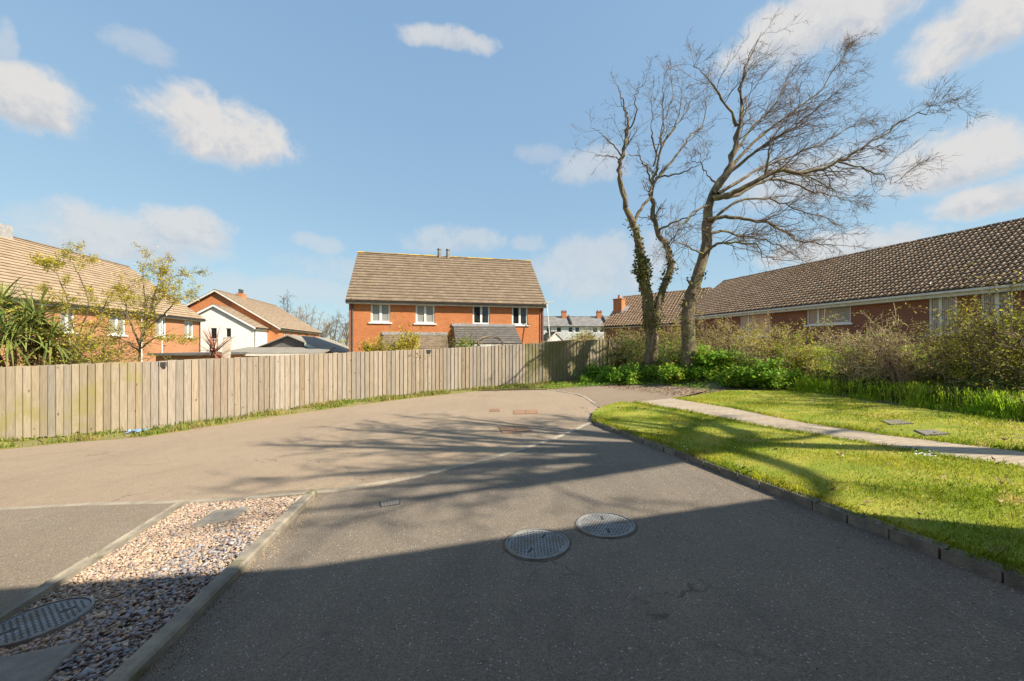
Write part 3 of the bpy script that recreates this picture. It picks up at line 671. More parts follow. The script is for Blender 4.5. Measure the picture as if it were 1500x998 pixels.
def gable_roof(parent, L, D, ze, zr, m, ov=.28, vg=.12, style='flat', ridge=m_ridge, fascia=m_fascia, gutter=True, gauge=.30, wid=.33, back=True, verge_m=None, soffit=.17):
    """roof over a block L x D: eaves at ze, ridge at zr over y=D/2; > ridge, fascia, gutter, verge boards"""
    half=D/2; pitch=math.atan2(zr-ze,half); sl=(half+ov)/math.cos(pitch); zo=ze-ov*math.tan(pitch)
    f=tiles_flat if style=='flat' else tiles_roman
    V,F=f(None,L+2*vg,sl,gauge,wid)
    o,u,s=Vector((-vg,-ov,zo)),Vector((1,0,0)),Vector((0,math.cos(pitch),math.sin(pitch))); n=u.cross(s)
    A=np.array(V); W=np.array(o)+A[:,0:1]*np.array(u)+A[:,1:2]*np.array(s)+A[:,2:3]*np.array(n); FF=np.array(F)
    Ws=[W];Fs=[FF]
    if back:
        o2,u2,s2=Vector((L+vg,D+ov,zo)),Vector((-1,0,0)),Vector((0,-math.cos(pitch),math.sin(pitch))); n2=u2.cross(s2)
        Ws.append(np.array(o2)+A[:,0:1]*np.array(u2)+A[:,1:2]*np.array(s2)+A[:,2:3]*np.array(n2)); Fs.append(FF+len(A))
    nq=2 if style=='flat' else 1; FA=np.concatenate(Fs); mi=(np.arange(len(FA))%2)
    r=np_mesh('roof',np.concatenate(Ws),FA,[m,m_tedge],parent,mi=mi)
    d=MB()     # the deck under the tiles
    for sy in ((-ov,half),(D+ov,half)):
        d.face((-vg+.02,sy[0],zo-.03),(L+vg-.02,sy[0],zo-.03),(L+vg-.02,sy[1],zr-.03),(-vg+.02,sy[1],zr-.03))
    d.build('underlay',m_gutter,r)
    b=MB(); x=-vg; 
    while x<L+vg-.01:
        e=min(x+.42,L+vg); h=.055+random.uniform(-.006,.006); q=[]
        for xx in (x,e-.006):
            q.append([(xx,half+.15*math.sin(t),zr+.005-.055+h*1.9*math.cos(t)) for t in np.linspace(-1.45,1.45,7)])
        for k in range(6): b.face(q[0][k+1],q[0][k],q[1][k],q[1][k+1])
        b.face(*q[0]); b.face(*reversed(q[1])); x=e
    b.build('ridge',ridge,r)
    for (y0,y1) in ((-ov+.03,-ov+.055),(D+ov-.055,D+ov-.03)):
        fb=MB(); fb.box(-vg+.01,L+vg-.01,y0,y1,zo-soffit-.03,zo-.005); fb.build('fascia',fascia,parent)
    fb=MB(); fb.box(-vg+.02,L+vg-.02,-ov+.055,-.003,zo-soffit-.03,zo-soffit-.01); fb.build('soffit',fascia,parent)
    if gutter:
        gt=MB(); pr=[(-ov-.075+.06*math.cos(t)-.0,zo-.05+.06*math.sin(t)) for t in np.linspace(math.pi,2*math.pi,7)]+[(-ov-.02,zo-.045),(-ov-.13,zo-.045)]
        i=[(-vg,y+.035,z) for y,z in pr]; j=[(L+vg,y+.035,z) for y,z in pr]
        for k in range(len(pr)): kk=(k+1)%len(pr); gt.face(i[k],i[kk],j[kk],j[k])
        gt.face(*i); gt.face(*reversed(j)); gt.build('gutter',m_gutter,parent)
    for x0,x1 in ((-vg,-vg+.025),(L+vg-.025,L+vg)):
        for ya,yb in ((-ov,half),(D+ov,half)):
            vb=MB(); p=[(x0,ya,zo-.19),(x1,ya,zo-.19),(x1,yb,zr-.19),(x0,yb,zr-.19)]; q=[(a,b_,c+.185) for a,b_,c in p]
            if ya>yb: p=p[::-1]; q=q[::-1]
            vb.hexa(p,q); vb.build('verge_board',verge_m or fascia,parent)
    return r
def shell(parent, L, D, z0, ze, zr, m, holes=(), gholes=(), rec=.0):
    b=MB(); wall_with_holes(b,0,L,z0,ze,list(holes))
    wall_with_holes(b,0,D,z0,ze,list(gholes),axis='y')
    b.face((L,0,z0),(L,D,z0),(L,D,ze),(L,0,ze)); b.face((L,D,z0),(0,D,z0),(0,D,ze),(L,D,ze))
    dz=.04
    b.face((0,0,ze),(0,D,ze),(0,D/2,zr-dz)); b.face((L,0,ze),(L,D,ze),(L,D/2,zr-dz))
    return b.build('wall',m,parent)
def downpipe(parent, x, y, z0, z1, ov=.28, m=m_pipe):
    b=MB(); b.tube([(x,y-ov-.03,z1),(x,y-ov-.03,z1-.12),(x,y-.06,z1-.32),(x,y-.06,z0)],.035,8); return b.build('downpipe',m,parent)
def house_at(fr, name, label, cat='house', zb=0.0):
    return thing(name,label,cat,(fr.o[0],fr.o[1],zb),fr.rz)

# --- the brick pair straight ahead
E=EYE+2.8; kL=(506-CX)/FOC; YL=2.8*FOC/(HZ-437.9); kR=(801-CX)/FOC; YR=2.8*FOC/(HZ-445.5)
pl,pr_=np.array([kL*YL,YL]),np.array([kR*YR,YR])
u=(pr_-pl)/np.linalg.norm(pr_-pl); n=np.array([-u[1],u[0]])
fc=Frame(pl+n*.30+u*.15,u); LC=float(np.linalg.norm(pr_-pl))-.30; zb=-.9
hc=house_at(fc,'semi_detached_house','orange brick pair of houses straight ahead beyond the fence, with two steel flues',zb=zb)
DC=7.6; ze=E-zb+.22; zr=ze+3.55
wins=[]
for (x0,x1,y0,y1,gl) in ((543,571.5,444.3,472.5,m_blind),(609,636.5,446.2,474,m_blind),(692.5,717.5,447.5,475,m_glass),(750,773,449,476.3,m_glass)):
    a0,a1=fc.S(x0),fc.S(x1); wins.append((a0,a1,fc.Z((x0+x1)/2,y1)-zb,min(fc.Z((x0+x1)/2,y0)-zb,ze-.18),gl))
shell(hc,LC,DC,-1,ze,zr,m_brick,[w_[:4] for w_ in wins])
for w_ in wins: window(hc,*w_[:4],glass=w_[4],fw=.095)
gable_roof(hc,LC,DC,ze,zr,m_tile,ov=.30,vg=.15,ridge=m_ridgely,gauge=.32)
downpipe(hc,.18,0,-1,ze-.18,.3); downpipe(hc,LC-.10,0,-1,ze-.18,.3)
b=MB()    # brick piers at both ends and the party line
b.box(-.004,.24,-.05,-.002,-1,ze-.2); b.build('corner_pier',m_brick3,hc); b=MB(); b.box(LC-.24,LC+.004,-.05,-.002,-1,ze-.2); b.build('corner_pier',m_brick3,hc)
for px in (643.5,656):
    s=fc.S(px,DC/2); b=MB(); zt=zr+.42
    b.tube([(s,DC/2-.1,zr-.2),(s,DC/2-.1,zt)],.125,14); b.tube([(s,DC/2-.1,zt+.02),(s,DC/2-.1,zt+.10)],.16,14); b.tube([(s,DC/2-.1,zt),(s,DC/2-.1,zt+.05)],.09,10)
    b.build('flue',m_metalflue,hc)
def leanto(parent, fr, x0, x1, ztop, zbot, dep, m, xb0=None, xb1=None, label=None):
    """mono-pitch tiled roof against the facade, with side cheeks and front posts"""
    L=x1-x0; ang=math.atan2(ztop-zbot,dep); SLn=dep/math.cos(ang)
    V,F=tiles_flat(None,L,SLn,.28,.30,.035)
    r=slope_mesh('porch_roof',(x0,-dep,zbot),(1,0,0),(0,dep,ztop-zbot),V,F,m,parent)
    d=MB(); d.face((x0,-dep,zbot-.02),(x1,-dep,zbot-.02),(x1,-.01,ztop-.02),(x0,-.01,ztop-.02)); d.build('underlay',m_gutter,r)
    fl=MB(); fl.box(x0-.1,x1+.02,-.10,-.004,ztop-.02,ztop+.14); fl.build('flashing',m_lead,r)
    w_=MB(); w_.hexa([(x0+.12,-dep+.15,-1),(x1-.12,-dep+.15,-1),(x1-.12,-.01,-1),(x0+.12,-.01,-1)],[(x0+.12,-dep+.15,zbot-.02),(x1-.12,-dep+.15,zbot-.02),(x1-.12,-.01,ztop-.06),(x0+.12,-.01,ztop-.06)])
    w_.build('porch_wall',m_brick,parent)
    f=MB(); f.box(x0,x1,-dep+.02,-dep+.05,zbot-.17,zbot-.01); f.build('porch_fascia',m_fascia,parent)
zt=fc.Z(710,477.8)-zb
leanto(hc,fc,fc.S(664),fc.S(754),zt,zt-1.15,2.0,m_slated)
zt=fc.Z(590,490)-zb
leanto(hc,fc,fc.S(562),fc.S(655),zt,zt-1.0,1.9,m_tile)

# --- the long brick house on the left, facing the drive
kx=(0-CX)/FOC; El=EYE+2.3
p0=np.array([(63-CX)/FOC*18.88,18.88]); p1=np.array([(300-CX)/FOC*32.0,32.0]); u=(p1-p0)/np.linalg.norm(p1-p0)
nl=np.array([-u[1],u[0]]); p0=p0+nl*.3
p0=p0-u*9.0
fl_=Frame(p0,u); LL=9.0+float(np.linalg.norm(p1-(p0-nl*.3+u*9)))-.1; zb=-2.2
hl=house_at(fl_,'brick_house','long orange brick house at the left edge with white windows under its eaves',zb=zb)
ze=El-zb+.2; zr=ze+4.05; DL=10.6
wins=[]
for (x0,x1,y0,y1) in ((89,110,448,487.5),(160,184,455,491),(228.5,243.5,465,493),(270,283.5,471,494.5)):
    a0,a1=fl_.S(x0),fl_.S(x1); wins.append((a0,a1,fl_.Z((x0+x1)/2,y1)-zb,min(fl_.Z((x0+x1)/2,y0)-zb,ze-.2)))
shell(hl,LL,DL,-2,ze,zr,m_brick2,wins)
for w_ in wins: window(hl,*w_,bars=(.5,),glass=m_blind,fw=.08)
gable_roof(hl,LL,DL,ze,zr,m_tile2,ov=.32,vg=.15,ridge=m_ridge,gauge=.34,wid=.38)
s=fl_.S(3,DL/2); b=MB(); b.box(s-.55,s+.25,DL/2-.3,DL/2+.3,zr-.4,zr+.55); c=b.build('chimney',m_lead,hl)
downpipe(hl,LL-.12,0,-2,ze-.2,.32)
for px in (206,236): downpipe(hl,fl_.S(px),0,-2,ze-.2,.32,m_white)

# --- the gabled house behind it with the white rendered annexe
Eg=EYE+1.9; o=np.array([(408-CX)/FOC*40,40.0]); fg=Frame(o,(-.212,.977)); zb=-3.2
hg=house_at(fg,'gabled_house','orange brick house with its gable end facing us and brown tiles running away',zb=zb)
ze=Eg-zb+.18; zr=ze+3.7; DG=11.6; LG=15.0
gw=[]
sw=[]
for px in (415,424,436,448,459):
    s=fg.S(px); sw.append((s,s+.95,ze-1.3,ze-.28))
shell(hg,LG,DG,-2,ze,zr,m_brick,sw)
for w_ in sw: window(hg,*w_,bars=(.5,),glass=m_glass,sill=False)
gable_roof(hg,LG,DG,ze,zr,m_tile3,ov=.30,vg=.32,gauge=.34,wid=.38,verge_m=m_fascia)
s=fg.S(353,DG/2); b=MB(); b.box(s-.5,s+.5,DG/2-.35,DG/2+.35,zr-.4,zr+.30); c=b.build('chimney',m_brick,hg)
for k in (-.3,.28):
    p=MB(); p.tube([(s+k,DG/2,zr+.35),(s+k,DG/2,zr+.72)],[.14,.11],10); p.tube([(s+k,DG/2,zr+.74),(s+k,DG/2,zr+.80)],.15,10); p.build('chimney_pot',m_gutter,c)
b=MB(); s0=fg.S(363,DG/2); b.tube([(s0,DG/2,zr-.1),(s0,DG/2,zr+1.6)],.02,5); b.build('aerial',m_lead,hg)
b=MB(); b.tube([(-.08,2.35,ze-.55),(-.25,2.35,ze-.5)],.02,6)
cc=[Vector((-.26-.10*math.cos(t)*0,2.35+.30*math.cos(t),ze-.5+.30*math.sin(t))) for t in np.linspace(0,2*math.pi,13)[:-1]]
for k in range(12): b.face((-.19,2.35,ze-.5),cc[k],cc[(k+1)%12])
b.build('satellite_dish',m_gutter,hg)
# annexe
oa=np.array([(372-CX)/FOC*36.8,36.8]); fa=Frame(oa,(-.212,.977)); zb=-2.6
ha=house_at(fa,'rendered_annexe','white rendered gabled annexe with two small windows, in front of the brick gable','annexe',zb=zb)
ze=EYE+1.85-zb+.1; DA=6.8; LA=3.1; zr=ze+2.03
gh=[]
for (x0,x1,y0,y1) in ((308,317.5,480.5,497),(330.5,338.5,481,494.5)):
    ff=Frame(oa,fa.u); fgab=Frame(oa,fa.n)
    a0,a1=sorted((onplane(x0,oa,fa.n),onplane(x1,oa,fa.n)))
    q=oa+fa.n*a0; gh.append((a0,a1,EYE+(HZ-y1)/FOC*q[1]-zb,EYE+(HZ-y0)/FOC*q[1]-zb))
shell(ha,LA,DA,-2,ze,zr,m_render,(),gh)
for w_ in gh: window(ha,*w_,bars=(),glass=m_glass,axis='y',fw=.05,sill=True,sillm=m_slab)
gable_roof(ha,LA,DA,ze,zr,m_tile3,ov=.22,vg=.22,gauge=.32,verge_m=m_white,fascia=m_white)
b=MB(); b.tube([(.06,-.25,ze-.2),(.06,-.07,ze-.4),(.06,-.07,-1)],.04,8); b.build('downpipe',m_pipe,ha)

# --- the bungalow on the right
ub=np.array([.26,-.965]); ub/=np.linalg.norm(ub); nb=np.array([-ub[1],ub[0]])
pe=np.array([18.5,13.75]); o=pe-ub*18.3+nb*.35
fb_=Frame(o,ub); LB=26.5; zb=.75; DB=9.3
hb=house_at(fb_,'bungalow','long dark brick bungalow on the right behind the hedgerow, with a big tiled roof','bungalow',zb=zb)
ze=EYE+2.3-zb+.23; zr=ze+3.16
def bw(x0,x1,y0,y1):
    a0,a1=fb_.S(x0),fb_.S(x1); q=(x0+x1)/2; return (a0,a1,fb_.Z(q,y1)-zb,min(fb_.Z(q,y0)-zb,ze-.2))
W=[(bw(1181.5,1246,448,475),(.27,),m_vblind),(bw(1084,1128,459,493),(.28,),m_curtain),(bw(1360,1402,430,490),(.4,),m_vblind),(bw(1436,1484,425,500),(.5,),m_vblind),(bw(1500,1560,425,500),(.5,),m_vblind)]
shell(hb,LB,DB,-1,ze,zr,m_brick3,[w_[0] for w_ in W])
for w_,bars,gl in W: window(hb,*w_,bars=bars,glass=gl,fw=.07)
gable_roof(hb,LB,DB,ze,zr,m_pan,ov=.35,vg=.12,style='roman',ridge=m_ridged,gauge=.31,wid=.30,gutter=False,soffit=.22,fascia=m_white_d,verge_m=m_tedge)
b=MB(); zo=ze-.35*math.tan(math.atan2(zr-ze,DB/2)); b.box(-.1,LB+.1,-.46,-.352,zo-.11,zo-.02); b.build('gutter',m_white_d,hb)
b=MB(); b.box(-.05,LB+.05,-.06,-.004,-1,.42); b.build('plinth',m_slab,hb)

# --- the lower bungalow beyond it with the brick chimney
o=np.array([10.3,42.0]); f2=Frame(o,(.7,-.714)); zb=0.6
h2=house_at(f2,'bungalow','lower tiled bungalow beyond the two bare trees, with one square brick chimney','bungalow',zb=zb)
ze=EYE+2.2-zb+.2; zr=ze+3.55; D2=9.0; L2=9.6
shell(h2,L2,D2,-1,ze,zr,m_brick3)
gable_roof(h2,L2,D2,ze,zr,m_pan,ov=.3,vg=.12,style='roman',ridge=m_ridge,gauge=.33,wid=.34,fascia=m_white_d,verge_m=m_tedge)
b=MB(); zc=EYE+69/FOC*43-zb; b.box(.15,1.2,1.7,2.5,ze+.6,zc-.12); b.box(.10,1.25,1.65,2.55,zc-.12,zc); c=b.build('chimney',m_brick,h2)
p=MB(); p.tube([(.68,2.1,zc),(.68,2.1,zc+.45)],[.17,.13],10); p.build('chimney_pot',m_brick,c)
fl=MB(); fl.hexa([(1.15,1.5,ze+1.28),(1.75,1.9,ze+1.55),(1.75,2.6,ze+2.15),(1.15,2.6,ze+2.15)],[(1.15,1.5,ze+1.36),(1.75,1.9,ze+1.64),(1.75,2.6,ze+2.2),(1.15,2.6,ze+2.2)]); fl.build('flashing',m_lead,c)

# --- the slate-roofed terrace far off
ft=Frame(np.array([2.0,80.0]),(1,.03)); zb=-1
ht=house_at(ft,'terrace','far white terrace under grey slates with two brick chimneys','terrace',zb=zb)
ze=EYE+(HZ-477)/FOC*80-zb; zr=ze+2.3; DT=9.0; LT=24.0
wt=[]
for px in (800,815,832,842,868,878,888):
    s=ft.S(px); wt.append((s,s+1.1,ze-1.5,ze-.25))
shell(ht,LT,DT,-1,ze,zr,m_terr,wt)
for w_ in wt: window(ht,*w_,bars=(),glass=m_glass,sill=False,fw=.12)
gable_roof(ht,LT,DT,ze,zr,m_slate,ov=.3,vg=.1,gauge=.5,wid=.6,ridge=m_ridged,fascia=m_white)
for px in (826,877.5):
    s=ft.S(px,DT/2-.6); b=MB(); b.box(s-.52,s+.52,DT/2-1.0,DT/2-.1,zr-1.4,zr+.95); c=b.build('chimney',m_brick,ht)
    b=MB(); b.box(s-.6,s+.6,DT/2-1.08,DT/2-.02,zr+.95,zr+1.1)
    for k in (-.3,.3): b.tube([(s+k,DT/2-.55,zr+1.1),(s+k,DT/2-.55,zr+1.4)],.13,8)
    b.build('chimney_cap',m_brick3,c)
b=MB()
for px in (835,886): s=ft.S(px,2); b.hexa([(s-.15,.2,ze+.1),(s+.15,.2,ze+.1),(s+.15,DT/2-.3,zr-.12),(s-.15,DT/2-.3,zr-.12)],[(s-.15,.2,ze+.6),(s+.15,.2,ze+.6),(s+.15,DT/2-.3,zr+.3),(s-.15,DT/2-.3,zr+.3)])
b.build('party_wall',m_gutter,ht)
# small gabled outhouse
fo=Frame(np.array([(826-CX)/FOC*46,46.0]),(-.2,.98)); ho=house_at(fo,'outhouse','tiny white-gabled outhouse with brown roof beside the far hedge','outhouse',zb=-1)
shell(ho,4,2.0,-1,EYE+(HZ-497)/FOC*46+1,EYE+(HZ-487)/FOC*46+1,m_render); gable_roof(ho,4,2.0,EYE+(HZ-497)/FOC*46+1,EYE+(HZ-486)/FOC*46+1,m_tile,ov=.15,vg=.1,gutter=False)

# --- garages behind the fence
og=np.array([(481-CX)/FOC*25,25.0]); fgr=Frame(og,(-.212,.977)); zb=-1.8
hgr=house_at(fgr,'garage','low garage with shallow gabled grey felt roof and pale green boards','garage',zb=zb)
ze=EYE-.40-zb; zr=EYE+.66-zb; DGr=4.75; LGr=9
shell(hgr,LGr,DGr,-1,ze,zr,m_feltd)
def plain_roof(parent,L,D,ze,zr,m,ov=.25,vg=.3,th=.07):
    half=D/2; t=(zr-ze)/half; b=MB()
    for y0,y1 in ((-ov,half),(D+ov,half)):
        zz=ze-ov*t; p=[(-vg,y0,zz),(L+vg,y0,zz),(L+vg,y1,zr),(-vg,y1,zr)]; q=[(a,c,z+th) for a,c,z in p]
        if y0>y1: p=p[::-1]; q=q[::-1]
        b.hexa(p,q)
    return b.build('roof',m,parent)
plain_roof(hgr,LGr,DGr,ze,zr,m_felt)
b=MB(); t=(zr-ze)/(DGr/2); b.hexa([(-.33,-.24,ze-.25*t-.22),(-.305,-.24,ze-.25*t-.22),(-.305,1.35,ze+1.35*t-.2),(-.33,1.35,ze+1.35*t-.2)],[(-.33,-.24,ze-.25*t+.02),(-.305,-.24,ze-.25*t+.02),(-.305,1.35,ze+1.35*t+.02),(-.33,1.35,ze+1.35*t+.02)])
b.build('barge_board',m_greenb,hgr)
fs=Frame(np.array([(325-CX)/FOC*20,20.0]),(1,.30)); hs=house_at(fs,'lean_to_shed','long low shed with shallow grey felt roof and a cream gutter','shed',zb=-1.8)
Ls=fs.S(472); b=MB(); b.box(0,Ls,.05,4,-1,EYE-.45+1.8-.12); b.build('wall',m_render,hs)
b=MB(); zz=EYE-.43+1.8; b.hexa([(-.2,-.2,zz),(Ls+.1,-.2,zz),(Ls+.1,4.2,zz+.30),(-.2,4.2,zz+.30)],[(-.2,-.2,zz+.06),(Ls+.1,-.2,zz+.06),(Ls+.1,4.2,zz+.36),(-.2,4.2,zz+.36)]); b.build('roof',m_felt,hs)
b=MB(); b.box(-.2,Ls+.1,-.30,-.205,zz-.10,zz-.01); b.build('gutter',m_fascia,hs)
b=MB(); b.tube([(Ls*.93,-.25,zz-.1),(Ls*.93,-.25,zz-1.2)],.035,8); b.build('downpipe',m_fascia,hs)
fs=Frame(np.array([(222-CX)/FOC*17,17.0]),(1,.12)); hs=house_at(fs,'flat_roofed_garage','flat-roofed garage with dark felt behind the spiky bronze plant','garage',zb=-2.2)
Ls=fs.S(306); zz=EYE-.33+2.2; b=MB(); b.box(0.1,Ls-.1,.1,3,-1,zz-.10); b.build('wall',m_brick2,hs)
b=MB(); b.box(-.1,Ls+.1,-.1,3.2,zz-.10,zz); b.build('roof',m_feltd,hs)

# --- the houses the viewer stands in front of (out of view: they throw the big shadow over the drive)
P2=np.array(gr(1120,735)); P1=np.array(gr(0,870)); PM=np.array(gr(428,839))
SH=np.array([math.cos(PHI),-math.sin(PHI)]); TT=math.tan(EL); t=4.75/TT
ezz=float(gz(*P2))+TT*t
cn=P2+SH*t; cm=PM+SH*((ezz-float(gz(*PM)))/TT); cl=P1+SH*((ezz-float(gz(*P1)))/TT)
for (a,b_,lab,LLn) in ((cm,cn,'brick house whose eaves shadow crosses the drive and manhole covers',None),(cl-(cm-cl)/np.linalg.norm(cm-cl)*12,cm,'brick house whose eaves shadow crosses the gravel bed',None)):
    d=(b_-a); L=float(np.linalg.norm(d)); d/=L; nn=np.array([d[1],-d[0]])
    f=Frame(b_+nn*.3,-d); hh=house_at(f,'brick_house',lab,zb=-.5)
    z=ezz+.5; shell(hh,L,8.5,-.6,z+.1,z+2.7,m_brick); gable_roof(hh,L,8.5,z+.16,z+2.75,m_tile,ov=.30,vg=.02)
# ------------------------------------------------------------------ fences
ftop=[(0,537.5),(105,533.5),(209,530),(330,524.5),(490,517),(640,511),(770,503.6),(836,500),(890,496.5)]
def fence(name, label, s0, s1, m, seed, bw=.155, dz=0.0, rails=True):
    P=np.array(fence_c); d=np.r_[0,np.cumsum(np.linalg.norm(np.diff(P,axis=0),axis=1))]
    rr=random.Random(seed)
    def at_s(s): return np.array([np.interp(s,d,P[:,0]),np.interp(s,d,P[:,1])])
    def topz(p):
        px=CX+p[0]/p[1]*FOC; y=np.interp(px,[a for a,_ in ftop],[b for _,b in ftop]); 
        return EYE+(HZ-y)/FOC*p[1]+dz
    c=at_s((s0+s1)/2); t=thing(name,label,'fence',(c[0],c[1],float(gz(*c))))
    b=MB(); s=s0; k=0
    O=np.array([c[0],c[1],float(gz(*c))])
    while s<s1-.02:
        e=min(s+bw*rr.uniform(.97,1.03),s1); p=at_s(s); q=at_s(e); tn=(q-p)/np.linalg.norm(q-p); nn=np.array([-tn[1],tn[0]])
        f=.034+rr.uniform(-.004,.004); th=.016; p0=p-nn*f-tn*.012; q0=q+tn*.012+nn*rr.uniform(-.004,.004)
        z0=float(gz(*p))+.05+rr.uniform(-.02,.02); z1=topz(p)+rr.uniform(-.012,.012); dzz=topz(q)-topz(p); tl=rr.uniform(-.006,.006)
        g=rr.uniform(.010,.016)
        def V(pt,n_,z,k2=0): r=pt+nn*n_+tn*k2; return (r[0]-O[0],r[1]-O[1],z-O[2])
        g=0
        b.hexa([V(p0,-th,z0,g),V(q0,-th,z0),V(q0,0,z0),V(p0,0,z0,g)],[V(p0,-th,z1,g+tl),V(q0,-th,z1+dzz,tl),V(q0,0,z1+dzz,tl),V(p0,0,z1,g+tl)])
        s=e; k+=1
    b.build('boards',m,t)
    for h in (.25,.95,1.5):
        r=MB(); s=s0
        while s<s1-.01:
            e=min(s+.5,s1); p=at_s(s); q=at_s(e); tn=(q-p)/np.linalg.norm(q-p); nn=np.array([-tn[1],tn[0]])
            def V(pt,n_,z): r_=pt+nn*n_; return (r_[0]-O[0],r_[1]-O[1],z-O[2])
            za,zb_=topz(p)-1.72+h,topz(q)-1.72+h
            r.hexa([V(p,.012,za-.04),V(q,.012,zb_-.04),V(q,.06,zb_-.04),V(p,.06,za-.04)],[V(p,.012,za+.04),V(q,.012,zb_+.04),V(q,.06,zb_+.04),V(p,.06,za+.04)]); s=e
        r.build('rail',m,t)
    s=s0+.1
    while s<s1:
        p=at_s(s); r=MB(); x,y=p[0]-O[0],p[1]-O[1]; q=at_s(s+.05); tn=(q-p)/np.linalg.norm(q-p); nn=np.array([-tn[1],tn[0]])
        c0=[(x+nn[0]*a+tn[0]*e,y+nn[1]*a+tn[1]*e) for a,e in ((.062,-.05),(.062,.05),(.16,.05),(.16,-.05))]
        r.hexa([(a,e,-.2) for a,e in c0],[(a,e,topz(p)-.06-O[2]) for a,e in c0]); r.build('post',m,t); s+=2.7
    return t, at_s, topz, O
Pf=np.array(fence_c); df=np.r_[0,np.cumsum(np.linalg.norm(np.diff(Pf,axis=0),axis=1))]
def s_of(px): 
    k=CX+Pf[:,0]/Pf[:,1]*FOC; return float(np.interp(px,k,df))
fence('timber_fence','greenish close-board fence at the far left, below the spiky palm',s_of(-560),s_of(211),m_fencel,1,dz=.0)
tf,at_s,topz,O=fence('timber_fence','long weathered pale close-board fence curving round the road',s_of(211),s_of(770),m_fence,2)
for px,sz in ((242,.13),(629,.12)):
    p=at_s(s_of(px)); b=MB(); x,y=p[0]-O[0],p[1]-O[1]; z=topz(p)-O[2]-.09; b.box(x-sz,x+sz*.6,y-.09,y-.04,z-.055,z+.055); b.build('clip',m_greydk,tf)
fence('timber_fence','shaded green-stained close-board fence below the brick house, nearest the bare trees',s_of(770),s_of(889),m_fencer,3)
# the return of the fence round the corner
sv=fence_c; fence_c=[tuple(Pf[-1]),(5.1,17.9),(6.1,19.6)]; 
old=ftop; ftop=[(889,496.5),(905,496),(930,494.5)]
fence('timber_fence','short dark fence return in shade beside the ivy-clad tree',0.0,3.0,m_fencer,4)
fence_c=sv; ftop=old
# new orange boards behind
a=at(800,500,19.5); c=at(842,497.5,18.9); t=thing('fence_panel','new orange timber panel showing above the old fence','fence panel',(a.x,a.y,float(gz(a.x,a.y))))
b=MB(); zz=a.z-t.location.z
for k in range(7):
    h=zz-.16-.15*k
    b.hexa([(0,0,h),(c.x-a.x,c.y-a.y,h+.09),(c.x-a.x+.02,c.y-a.y+.03,h+.09),(.02,.03,h)],[(0,0,h+.14),(c.x-a.x,c.y-a.y,h+.23),(c.x-a.x+.02,c.y-a.y+.03,h+.23),(.02,.03,h+.14)])
b.build('boards',m_newwood,t)
b=MB(); b.box(-.05,.05,.03,.12,-.1,zz+.02); b.build('post',m_newwood,t)
# pale post by the bronze plant, leaning pole by the house, garden arch, rag
p=at(326,510,13.2); g0=float(gz(p.x,p.y)); b=MB(); b.box(-.11,.11,-.06,.06,0,p.z-g0+.28); b.box(-.075,.13,-.05,.05,p.z-g0+.28,p.z-g0+.36); o=b.build('garden_post',m_post); o.location=(p.x,p.y,g0); o.rotation_euler=(0,.06,.3)
tag(o,'pale square garden post beside the bronze spiky plant','post')
p=at(806,500,24); q=at(800.5,443,24.4); g0=float(gz(p.x,p.y)); 
b=MB(); t=thing('leaning_pole','pale pole leaning against the right corner of the brick pair','pole',(p.x,p.y,g0))
b.tube([(.25,-.2,0),(0,0,p.z-g0),(q.x-p.x,q.y-p.y,q.z-g0)],.032,8); b.build('pole',m_white_d,t)
b=MB(); b.box(q.x-p.x-.08,q.x-p.x+.45,q.y-p.y-.08,q.y-p.y,q.z-g0-.03,q.z-g0+.05); b.build('lamp_head',m_white_d,t)
a=at(700,497,18.2); c=at(736,498,18.4); g0=float(gz(a.x,a.y)); t=thing('garden_arch','weathered wooden garden arch peeping over the fence below the lean-to','garden arch',(a.x,a.y,g0))
b=MB(); W_=c.x-a.x; H_=a.z-g0; b.tube([(0,0,0),(0,0,H_-.1),(W_*.2,0,H_+.07),(W_*.5,0,H_+.13),(W_*.8,0,H_+.07),(W_,0,H_-.1),(W_,0,0)],.06,6); b.build('arch',m_dead,t)
b=MB(); b.tube([(0,.6,0),(0,.6,H_-.1),(W_*.2,.6,H_+.07),(W_*.5,.6,H_+.13),(W_*.8,.6,H_+.07),(W_,.6,H_-.1),(W_,.6,0)],.06,6); b.build('arch',m_dead,t)
p=gr(201,635); V=[];F=[]
nx_,ny_=14,8
for i in range(nx_):
    for j in range(ny_):
        x=(i/(nx_-1)-.5)*.36; y=(j/(ny_-1)-.5)*.17
        V.append((x+.02*math.sin(9*y*9),y+.02*math.sin(7*x*8),.045+.03*math.sin(31*x+9*y)*math.cos(40*y)+.012*random.random()))
for i in range(nx_-1):
    for j in range(ny_-1): k=i*ny_+j; F.append((k,k+ny_,k+ny_+1,k+1))
me=bpy.data.meshes.new('rag'); me.from_pydata(V,[],F); o=link('plastic_rag',me,m_blue,smooth=True); o.location=(p[0],p[1],float(gz(*p))+.02); o.rotation_euler=(0,0,.2)
md=o.modifiers.new('th','SOLIDIFY'); md.thickness=.004
tag(o,'crumpled blue plastic lying on the verge below the fence','litter')
